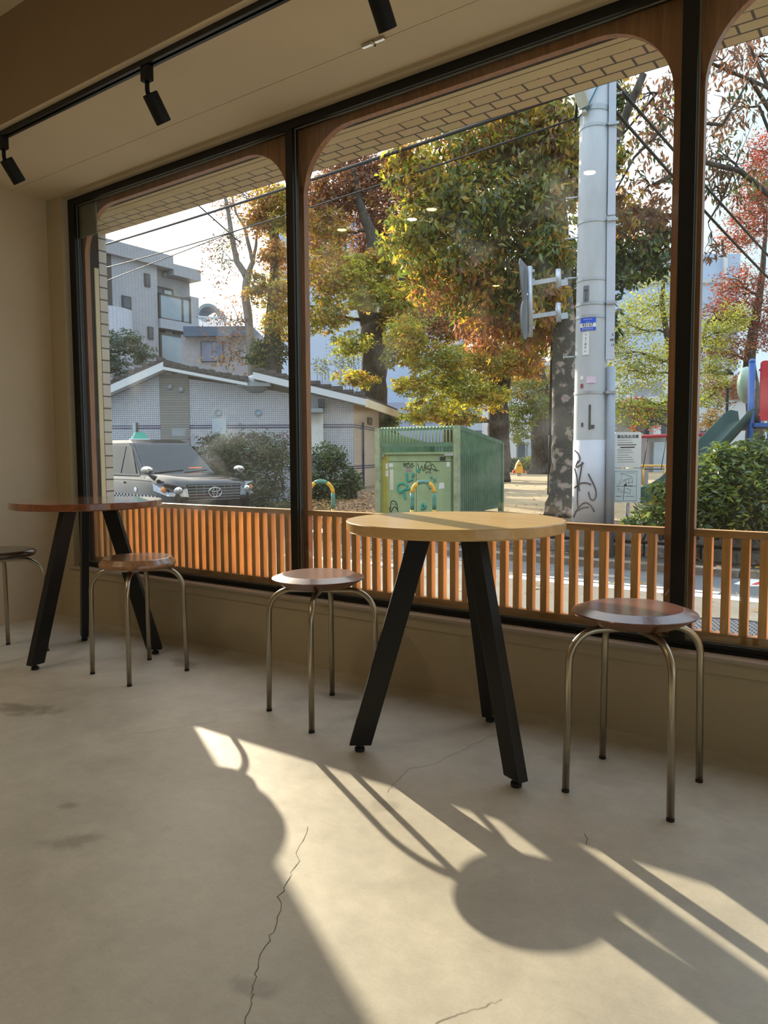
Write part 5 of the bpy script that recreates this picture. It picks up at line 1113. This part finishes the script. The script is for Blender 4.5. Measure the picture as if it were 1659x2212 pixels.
# the near tree behind the pole: big drooping leaves turning from green to gold
d = 9.6
tree('zelkova_tree', 'large near tree with mottled trunk behind the utility pole', [([G(1216, 1100, d), P(1217, 1060, d), P(1220, 940, d), P(1216, 700, d), P(1205, 480, d + .3), P(1190, 330, d + .5), P(1175, 180, d + .5), P(1170, 40, d + .5)], [.25, .18, .155, .14, .13, .12, .10, .07])],
     [B(885, 365, d + .3, 62, {'gold': 3, 'yellow': 2, 'olive': 2, 'brown': 1}, 55, 60), B(930, 420, d + .2, 85, {'green': 3, 'gold': 3, 'olive': 3, 'yellow': 1, 'brown': 1}, 80, 90), B(1010, 320, d + .4, 100, {'gold': 4, 'olive': 3, 'brown': 2, 'green': 2, 'orange': 1}, 70, 110), B(1120, 290, d + .5, 110, {'gold': 3, 'brown': 2, 'olive': 3, 'green': 2}, 80, 110),
      B(900, 520, d, 70, {'green': 3, 'olive': 3, 'yellow': 2, 'gold': 2}, 75, 80), B(1010, 470, d + .1, 110, {'green': 4, 'olive': 4, 'deep': 2, 'gold': 2}, 100, 110), B(1120, 440, d + .4, 110, {'deep': 3, 'green': 4, 'olive': 3, 'gold': 2}, 100, 110), B(1000, 610, d + .3, 110, {'green': 3, 'gold': 3, 'orange': 2, 'olive': 2}, 70, 110),
      B(1110, 590, d + .4, 100, {'deep': 3, 'green': 3, 'gold': 2, 'olive': 2}, 90, 100), B(1170, 700, d + .6, 70, {'gold': 3, 'orange': 3, 'olive': 2}, 70, 80), B(1080, 690, d + 1.2, 90, {'orange': 3, 'rust': 2, 'gold': 2}, 70, 90), B(1130, 210, d + .6, 90, {'gold': 3, 'olive': 2, 'brown': 2}, 60, 90), B(1230, 620, d + .9, 70, {'deep': 3, 'green': 2, 'gold': 1}, 110, 80), B(1195, 420, d - .2, 55, {'olive': 3, 'green': 2, 'gold': 2, 'brown': 1}, 70, 40), B(1190, 540, d - .3, 50, {'deep': 2, 'green': 3, 'gold': 2}, 70, 40), B(1185, 640, d - .3, 46, {'olive': 2, 'gold': 3, 'orange': 1, 'green': 1}, 55, 40), B(1195, 300, d, 60, {'gold': 3, 'olive': 3, 'brown': 2}, 70, 40), B(1230, 330, d + .8, 90, {'olive': 3, 'gold': 2, 'brown': 2, 'deep': 1}, 110, 80)],
     30000, .112, 11, M_MOTT, 6, .06, .75, .40, 12, .34)
tree('zelkova_tree', 'near tree of dark green and brown leaves right of the utility pole', [([G(1255, 1090, 11.2), P(1256, 900, 11.2), P(1262, 640, 11.1), P(1285, 440, 11), P(1330, 300, 10.8), P(1390, 160, 10.6)], [.16, .14, .12, .10, .07, .05])],
     [B(1330, 470, 11, 55, {'brown': 3, 'gold': 2, 'orange': 1, 'olive': 1}, 60, 70), B(1390, 560, 11, 60, {'deep': 4, 'green': 2, 'brown': 1}, 50, 70), B(1320, 580, 11, 50, {'deep': 4, 'green': 2}, 70, 60), B(1310, 350, 11.2, 45, {'deep': 3, 'green': 3, 'gold': 2}, 60, 60), B(1400, 470, 11, 45, {'brown': 3, 'rust': 2, 'olive': 1}, 50, 60), B(1310, 230, 11.4, 50, {'green': 2, 'deep': 3, 'gold': 1}, 70, 60), B(1430, 520, 11, 30, {'brown': 2, 'deep': 2}, 40, 40), B(1310, 700, 11.3, 35, {'deep': 2, 'green': 2, 'gold': 1}, 35, 40)],
     5200, .12, 12, None, 5, .035, .75, .42, 10, .36)
# sparse bare boughs against the sky, upper right
tree('zelkova_tree', 'half bare tree with drooping brown leaves against the sky, upper right', [([G(1790, 1080, 12), P(1780, 800, 12), P(1760, 520, 12), P(1720, 330, 12), P(1660, 190, 12), P(1600, 60, 12)], [.13, .11, .09, .05, .03, .02])],
     [B(1400, 200, 11.5, 60, {'brown': 3, 'rust': 1, 'olive': 1}, 45, 70), B(1410, 300, 11.5, 55, {'brown': 3, 'deep': 1}, 55, 60), B(1400, 400, 11.5, 60, {'brown': 3, 'deep': 1}, 45, 60), B(1430, 250, 11.8, 50, {'brown': 2, 'rust': 1}, 50, 60), B(1560, 130, 11.8, 55, {'brown': 3, 'rust': 2}, 45, 60), B(1590, 230, 12, 70, {'brown': 3, 'deep': 1}, 55, 70), B(1560, 330, 12, 55, {'brown': 3, 'deep': 2}, 50, 60), B(1610, 400, 12, 60, {'brown': 3, 'olive': 1}, 50, 60), B(1545, 400, 12, 40, {'brown': 3, 'deep': 1}, 40, 50), B(1540, 540, 12, 35, {'brown': 3}, 25, 40), B(1640, 120, 12, 60, {'brown': 3, 'rust': 1}, 60, 60)],
     1900, .12, 13, None, 7, .045, .9, .32, 7, .5, limbs=(([P(1755, 500, 12), P(1600, 370, 11.8), P(1520, 350, 11.6), P(1440, 385, 11.4), P(1408, 402, 11.4)], [.05, .042, .04, .036, .03]), ([P(1720, 330, 12), P(1620, 170, 11.9), P(1560, 270, 11.8), P(1450, 260, 11.6), P(1370, 340, 11.4), P(1320, 430, 11.3)], [.045, .035, .03, .024, .02, .012]), ([P(1660, 190, 12), P(1520, 130, 11.8), P(1420, 200, 11.6), P(1330, 310, 11.5)], [.03, .025, .02, .012]), ([P(1755, 520, 12), P(1640, 230, 12), P(1560, 430, 12), P(1530, 480, 12)], [.04, .026, .02, .012])), tw_r=.007)
# the thick dark trunk in the middle with rust and yellow leaves
d = 24
tree('zelkova_tree', 'big tree with thick dark trunk behind the tiled building, rust above and yellow below', [([G(806, 1012, d), P(807, 900, d), P(809, 820, d), P(808, 740, d), P(806, 690, d)], [.50, .46, .42, .44, .43]), ([P(808, 720, d), P(792, 672, d), P(800, 600, d), P(806, 520, d), P(775, 430, d), P(760, 360, d)], [.38, .31, .32, .20, .13, .08]), ([P(810, 720, d), P(835, 670, d), P(850, 640, d), P(872, 590, d), P(900, 560, d)], [.28, .2, .17, .14, .1])],
     [B(850, 390, d + 1, 65, {'rust': 4, 'orange': 2, 'brown': 2}, 60, 60), B(740, 420, d + .5, 80, {'rust': 4, 'orange': 3, 'brown': 2, 'gold': 1}, 60, 70), B(770, 370, d + 1, 80, {'rust': 4, 'brown': 3, 'orange': 2}, 40, 60), B(820, 500, d + 1, 60, {'rust': 4, 'brown': 3, 'orange': 1}, 90, 50), B(700, 500, d, 60, {'gold': 3, 'orange': 3, 'olive': 2, 'rust': 1}, 60, 60), B(720, 590, d - .5, 70, {'gold': 3, 'orange': 2, 'olive': 3, 'yellow': 2, 'rust': 1}, 60, 60), B(790, 590, d - 1, 60, {'yellow': 3, 'lime': 2, 'olive': 2, 'gold': 1}, 50, 50), B(700, 680, d - .5, 60, {'olive': 3, 'gold': 2, 'lime': 2, 'yellow': 1}, 40, 50), B(800, 640, d - 1.2, 70, {'yellow': 4, 'lime': 3, 'gold': 1}, 35, 40), B(870, 660, d - .5, 60, {'yellow': 3, 'lime': 2, 'gold': 2, 'olive': 1}, 55, 60), B(900, 590, d + 1, 60, {'gold': 3, 'orange': 2, 'olive': 2}, 60, 60), B(760, 740, d - 1, 50, {'lime': 2, 'olive': 2, 'yellow': 2}, 25, 40), B(770, 818, d - 1.5, 55, {'yellow': 4, 'gold': 3, 'lime': 1}, 18, 40), B(870, 760, d - 1, 50, {'yellow': 3, 'gold': 2, 'lime': 2}, 40, 50), B(690, 430, d + 1, 45, {'orange': 3, 'rust': 2, 'gold': 1}, 40, 50), B(830, 560, d - 1, 40, {'yellow': 2, 'lime': 2, 'orange': 1}, 40, 40)],
     36000, .148, 14, None, 6, .075, .35, .42, 16, .3)
tree('zelkova_tree', 'yellow and lime leaved tree with twin trunks left of the mottled trunk', [([G(1076, 1000, 23), P(1076, 940, 23), P(1078, 890, 23), P(1070, 840, 23), P(1060, 760, 23), P(1040, 680, 23)], [.38, .34, .32, .2, .16, .1]), ([P(1080, 895, 23), P(1090, 840, 23), P(1094, 790, 23), P(1110, 700, 23)], [.2, .17, .15, .08])],
     [B(960, 780, 21.5, 80, {'yellow': 3, 'lime': 3, 'gold': 2, 'olive': 2}, 45, 60), B(900, 830, 21, 60, {'yellow': 4, 'lime': 2, 'gold': 2}, 30, 50), B(1000, 840, 21.5, 70, {'yellow': 3, 'lime': 3, 'olive': 2}, 40, 50), B(1060, 780, 22, 60, {'olive': 3, 'gold': 3, 'yellow': 1}, 50, 50), B(950, 700, 22, 80, {'orange': 3, 'rust': 2, 'gold': 3, 'olive': 1}, 50, 60), B(1050, 690, 23, 80, {'orange': 3, 'gold': 2, 'rust': 2}, 50, 60), B(930, 890, 21, 60, {'yellow': 3, 'gold': 2, 'lime': 1}, 25, 40), B(1060, 860, 21.5, 45, {'yellow': 3, 'gold': 2, 'olive': 2}, 28, 40), B(1130, 770, 22.5, 60, {'gold': 3, 'orange': 2, 'olive': 2}, 50, 50), B(880, 720, 21, 50, {'lime': 2, 'yellow': 2, 'gold': 2}, 40, 50), B(1000, 905, 21.5, 50, {'olive': 2, 'gold': 2, 'lime': 1}, 16, 40)],
     24000, .125, 15, None, 5, .06, .35, .42, 16, .3)
tree('zelkova_tree', 'small yellow tree behind the green enclosure', [([G(975, 1000, 28), P(975, 930, 28), P(980, 880, 28), P(990, 840, 28)], [.34, .30, .24, .12])],
     [B(940, 880, 27, 60, {'yellow': 3, 'lime': 2, 'olive': 2}, 30, 50), B(1000, 870, 27, 50, {'yellow': 2, 'lime': 2, 'gold': 1}, 30, 50), B(890, 900, 27, 40, {'lime': 2, 'green': 2, 'yellow': 1}, 24, 40), B(960, 830, 28, 60, {'yellow': 2, 'olive': 2}, 30, 50)], 4500, .13, 16, None, 4, .05, .35, .42)
tree('zelkova_tree', 'tree with flared roots behind the spring rider', [([G(1172, 1022, 33), P(1170, 1000, 33), P(1168, 900, 33), P(1166, 830, 33), P(1160, 780, 33)], [.75, .46, .40, .36, .2])],
     [B(1140, 850, 31.5, 50, {'olive': 3, 'green': 3, 'gold': 2}, 40, 40), B(1120, 900, 31.5, 40, {'green': 3, 'lime': 2, 'olive': 2}, 35, 40), B(1165, 880, 31, 40, {'green': 3, 'olive': 2, 'lime': 1}, 30, 30), B(1190, 830, 33, 40, {'gold': 3, 'orange': 1, 'olive': 2}, 40, 40), B(1120, 810, 33, 50, {'gold': 2, 'olive': 3}, 40, 40), B(1130, 940, 32, 25, {'lime': 2, 'green': 1}, 20, 30)], 7000, .13, 17, None, 4, .06, .35, .45)
# fine leaved trees right of the pole
tree('maple_tree', 'fine leaved yellow green tree between the pole and the right mullion', [([G(1480, 1020, 22), P(1470, 900, 22), P(1450, 780, 22), P(1430, 660, 22), P(1435, 580, 22)], [.16, .14, .11, .07, .04])],
     [B(1350, 700, 21.5, 75, {'lime': 4, 'olive': 3, 'green': 1}, 55, 60), B(1420, 660, 22, 70, {'lime': 3, 'olive': 3, 'yellow': 1}, 60, 60), B(1360, 800, 21.5, 70, {'lime': 4, 'olive': 2, 'green': 2}, 50, 60), B(1430, 780, 21.5, 60, {'lime': 4, 'olive': 3}, 60, 60), B(1330, 880, 21, 45, {'green': 3, 'lime': 2, 'olive': 1}, 50, 50), B(1420, 880, 21.5, 50, {'green': 3, 'lime': 3}, 40, 50), B(1390, 900, 21, 40, {'green': 2, 'lime': 2, 'red': 1}, 35, 40), B(1370, 870, 22, 45, {'red': 2, 'rust': 1, 'green': 1}, 16, 40), B(1320, 760, 22, 45, {'lime': 3, 'olive': 2, 'gold': 1}, 40, 50), B(1410, 590, 23, 50, {'lime': 2, 'olive': 2}, 30, 50)],
     13000, .075, 18, None, 8, .04, .15, .5, 14, .34)
tree('maple_tree', 'lime green leaved tree just right of the right mullion', [([G(1500, 1020, 18), P(1500, 900, 18), P(1505, 780, 18), P(1530, 690, 18)], [.10, .09, .07, .04])],
     [B(1545, 720, 17.5, 50, {'lime': 4, 'olive': 3}, 45, 50), B(1580, 690, 17.8, 45, {'lime': 3, 'olive': 3}, 35, 40), B(1540, 800, 17.5, 50, {'lime': 3, 'olive': 3, 'green': 1}, 40, 40), B(1530, 860, 17.5, 30, {'lime': 2, 'green': 2}, 30, 30)], 4200, .06, 19, None, 7, .03, .15, .5, 14, .34)
tree('maple_tree', 'rust red tree behind the climbing frame at the right edge', [([G(1632, 1020, 26), P(1632, 940, 26), P(1628, 860, 26), P(1618, 780, 26), P(1640, 640, 26), P(1655, 500, 26)], [.34, .3, .27, .2, .13, .06])],
     [B(1640, 420, 26, 50, {'red': 3, 'rust': 3, 'orange': 1}, 70, 60), B(1610, 500, 26, 55, {'red': 3, 'rust': 3, 'orange': 2}, 50, 60), B(1600, 620, 26, 60, {'rust': 4, 'brown': 2, 'red': 2, 'orange': 1}, 50, 60), B(1560, 680, 26, 45, {'rust': 3, 'brown': 2, 'red': 1}, 45, 50), B(1640, 700, 26, 60, {'rust': 3, 'red': 2, 'brown': 2}, 60, 60), B(1570, 760, 26, 55, {'rust': 2, 'orange': 3, 'brown': 1}, 40, 60), B(1560, 840, 26, 50, {'orange': 4, 'rust': 2, 'gold': 2}, 40, 50), B(1545, 910, 26, 40, {'gold': 4, 'orange': 2, 'yellow': 1}, 30, 40), B(1660, 330, 26, 50, {'red': 3, 'rust': 2}, 50, 50)],
     17000, .10, 20, None, 9, .05, .2, .45, 14, .34, tw_r=.014)
# left window trees
d = 25.5
tree('zelkova_tree', 'slender pale trunk tree forking high in the left window', [([G(546, 1020, d), P(546, 900, d), P(548, 800, d), P(540, 720, d), P(530, 640, d), P(534, 592, d)], [.26, .22, .18, .15, .14, .14]), ([P(533, 598, d), P(512, 565, d), P(500, 510, d), P(492, 450, d), P(480, 400, d)], [.125, .105, .085, .07, .05]), ([P(534, 595, d), P(546, 566, d), P(541, 545, d), P(528, 490, d), P(510, 460, d), P(500, 420, d)], [.105, .085, .07, .055, .04, .03]), ([P(546, 566, d), P(553, 530, d), P(556, 490, d)], [.07, .05, .03])],
     [B(490, 445, d, 45, {'rust': 4, 'orange': 2, 'gold': 1}, 30, 40), B(540, 425, d + 1, 50, {'rust': 3, 'orange': 3, 'gold': 2}, 30, 40), B(500, 520, d, 35, {'olive': 2, 'brown': 2}, 30, 30), B(480, 560, d, 40, {'brown': 2, 'grey': 1}, 60, 40), B(500, 690, d, 50, {'rust': 2, 'orange': 2, 'brown': 1}, 60, 40), B(500, 760, d, 50, {'rust': 2, 'brown': 2, 'gold': 1}, 50, 40)],
     1700, .125, 21, M_BARKL, 7, .03, .5, .36, 9, .5, tw_r=.012)
tree('zelkova_tree', 'golden leaved tree with dark ivied trunk left of the left mullion', [([G(588, 1012, 24.8), P(588, 900, 24.8), P(585, 800, 24.8), P(588, 720, 24.8), P(592, 600, 24.8), P(596, 480, 24.8), P(620, 420, 24.8)], [.36, .34, .32, .26, .15, .10, .06])],
     [B(590, 430, 24.8, 45, {'gold': 4, 'yellow': 2, 'orange': 2}, 40, 40), B(610, 480, 24.8, 40, {'gold': 3, 'olive': 2, 'yellow': 2}, 40, 40), B(590, 550, 24.8, 35, {'gold': 3, 'orange': 2}, 40, 40), B(600, 630, 24.8, 38, {'gold': 4, 'yellow': 3, 'orange': 1}, 50, 40), B(605, 700, 24.8, 40, {'gold': 3, 'yellow': 3, 'olive': 1}, 40, 40), B(585, 760, 24.8, 36, {'deep': 4, 'pine': 2, 'gold': 1}, 40, 36), B(560, 770, 24.8, 25, {'deep': 2, 'olive': 2}, 35, 30), B(560, 620, 24.8, 25, {'gold': 2, 'olive': 1}, 40, 30), B(560, 470, 24.8, 40, {'gold': 3, 'orange': 2, 'rust': 1}, 40, 40)],
     12500, .14, 22, None, 6, .04, .45, .4, 14, .34)
tree('evergreen_tree', 'dark green evergreen tree beside the tiled pier on the left', [([G(225, 1020, 24), P(228, 860, 24), P(235, 760, 24)], [.2, .16, .06])],
     [B(262, 735, 24, 45, {'pine': 4, 'deep': 2, 'grey': 1}, 25, 40), B(300, 760, 24, 36, {'pine': 4, 'deep': 1, 'grey': 1}, 25, 36), B(245, 780, 24, 40, {'pine': 3, 'deep': 2}, 30, 40), B(280, 815, 24, 40, {'grey': 3, 'pine': 2}, 20, 40)], 4500, .12, 23, None, 4, .04, .3, .3, 20, .34)
def shrub(name, label, blobs, n, size, seed, cat='shrub', group='shrubs', stems=10, **k):
    c = blobs[0][0]; r = tag(empty(name, (c[0], c[1], PZ)), label, cat, group); rg = random.Random(seed); b = MB()
    for c, r1, r2, r3, w in blobs:
        c = Vector(c)
        for t in range(stems):
            e = c + Vector((rg.uniform(-1, 1) * r1 * .8, rg.uniform(-1, 1) * r3 * .8, rg.uniform(-.2, .8) * r2)); s_ = Vector((c.x + rg.uniform(-.5, .5) * r1, c.y + rg.uniform(-.5, .5) * r3, PZ)); b.tube(wob(s_, e, 4, rg, .06), [.014, .012, .01, .007, .003], 5)
    b.build('stems', M_BARK, r); leaves('foliage', blobs, n, size, r, seed, **k)
    return r
shrub('hedge_shrub', 'dark hedge shrub with reddish tips below the left window', [B(520, 1010, 16.9, 110, {'shrub': 4, 'deep': 4, 'grey': 1, 'purple': 1}, 80, 60), B(470, 980, 16.9, 55, {'shrub': 3, 'purple': 2, 'deep': 2}, 45, 50), B(590, 975, 17.1, 55, {'shrub': 3, 'purple': 2, 'deep': 2}, 40, 50), B(520, 955, 17.0, 60, {'purple': 3, 'shrub': 2, 'grey': 1}, 24, 40), B(560, 1080, 16.8, 90, {'deep': 3, 'shrub': 2}, 40, 50)], 15000, .075, 31, droop=-.1, wid=.4, per=14, spread=.3)
shrub('hedge_shrub', 'rounded dark shrub in front of the tiled building, left of the cabinet', [B(710, 995, 14.2, 42, {'shrub': 3, 'deep': 3, 'grey': 2}, 36, 36), B(690, 1055, 14, 50, {'deep': 3, 'shrub': 3}, 36, 36), B(745, 1050, 14, 34, {'deep': 3, 'shrub': 3, 'grey': 1}, 36, 30), B(760, 1030, 14.2, 20, {'shrub': 3, 'deep': 2}, 14, 20)], 5200, .07, 32, droop=-.1, wid=.45, per=14, spread=.3)
shrub('broadleaf_bush', 'large broadleaf bush at the right edge, over the stone wall', [B(1600, 1060, 6.9, 100, {'green': 5, 'lime': 1.2, 'shrub': 2, 'deep': 1.5, 'yellow': .4}, 85, 60), B(1680, 1030, 7, 90, {'green': 5, 'lime': 1, 'shrub': 2, 'deep': 1}, 90, 60), B(1540, 1085, 6.9, 55, {'green': 3, 'shrub': 3, 'deep': 2}, 60, 50), B(1560, 985, 7, 40, {'green': 4, 'lime': 1, 'shrub': 2}, 28, 40), B(1630, 975, 7, 45, {'green': 4, 'lime': 1, 'shrub': 2}, 28, 40), B(1480, 1090, 6.9, 40, {'green': 3, 'deep': 2}, 45, 40)], 12500, .074, 33, droop=.2, wid=.36, per=9, spread=.4, stems=14)
shrub('broadleaf_bush', 'low straggling bush beside the notice board post', [B(1410, 1110, 6.9, 40, {'green': 3, 'shrub': 2, 'yellow': 1}, 24, 30), B(1430, 1070, 7, 26, {'green': 3, 'shrub': 2, 'yellow': 1}, 40, 30), B(1375, 1120, 6.8, 26, {'green': 3, 'deep': 2}, 16, 26)], 720, .08, 34, droop=.25, wid=.42, per=8, spread=.45, stems=7)
shrub('clipped_hedge', 'bright green hedge behind the spring rider', [B(1105, 1008, 37, 26, {'deep': 3, 'green': 3}, 20, 30), B(1150, 1003, 37, 34, {'lime': 3, 'green': 2, 'yellow': 1}, 18, 30), B(1195, 1003, 37, 24, {'lime': 2, 'green': 2}, 18, 30)], 4200, .14, 35, group='hedges', droop=.1, wid=.4)
shrub('broadleaf_shrub', 'pale green sapling behind the roof of the tiled building', [B(750, 770, 26, 34, {'grey': 2, 'lime': 2}, 40, 30), B(700, 790, 27, 20, {'grey': 2, 'lime': 1}, 20, 20)], 900, .10, 36, droop=.2, per=8, spread=.5)
shrub('broadleaf_shrub', 'green shrub growing behind the corner of the tiled building', [B(842, 915, 23, 18, {'green': 3, 'deep': 1, 'lime': 1}, 32, 20)], 1100, .11, 37, droop=.2)
# fallen leaves
rg = np.random.default_rng(44); N = 5200
px = rg.uniform(655, 830, N); py = rg.uniform(1058, 1135, N)
pts = [PA(a, c, 2, PZ + .015) for a, c in zip(px, py)]
pts += [Vector((rg.uniform(-4.6, 3), rg.uniform(5.5, 6.8), PZ + .014)) for _ in range(1600)] + [Vector((rg.uniform(-9, 2), rg.uniform(7, 16), PZ + .006)) for _ in range(1500)] + [Vector((rg.uniform(-4.2, 2), rg.uniform(4.5, 5.28), GZ + .06)) for _ in range(260)] + [Vector((rg.uniform(-4, 2), rg.uniform(2.6, 4.5), GZ + .008)) for _ in range(130)]
pts = [q for q in pts if q.y < 30]
b = MB()
for q in pts:
    a = rg.uniform(0, 6.28); l_ = rg.uniform(.03, .06); dx = Vector((math.cos(a), math.sin(a), rg.uniform(-.1, .3))) * l_; dy = Vector((-math.sin(a), math.cos(a), rg.uniform(-.2, .4))) * l_ * .4
    b.add([q, q + dx * .5 + dy, q + dx, q + dx * .5 - dy], [(0, 1, 2), (0, 2, 3)], int(rg.integers(0, 4)))
tag(b.build('fallen_leaves', [L['rust'], L['brown'], L['gold'], mat('dry_leaf', (176, 130, 92), 0.9)]), 'brown fallen leaves scattered on the ground outside', 'leaves', kind='stuff')
bpy.context.view_layer.update()
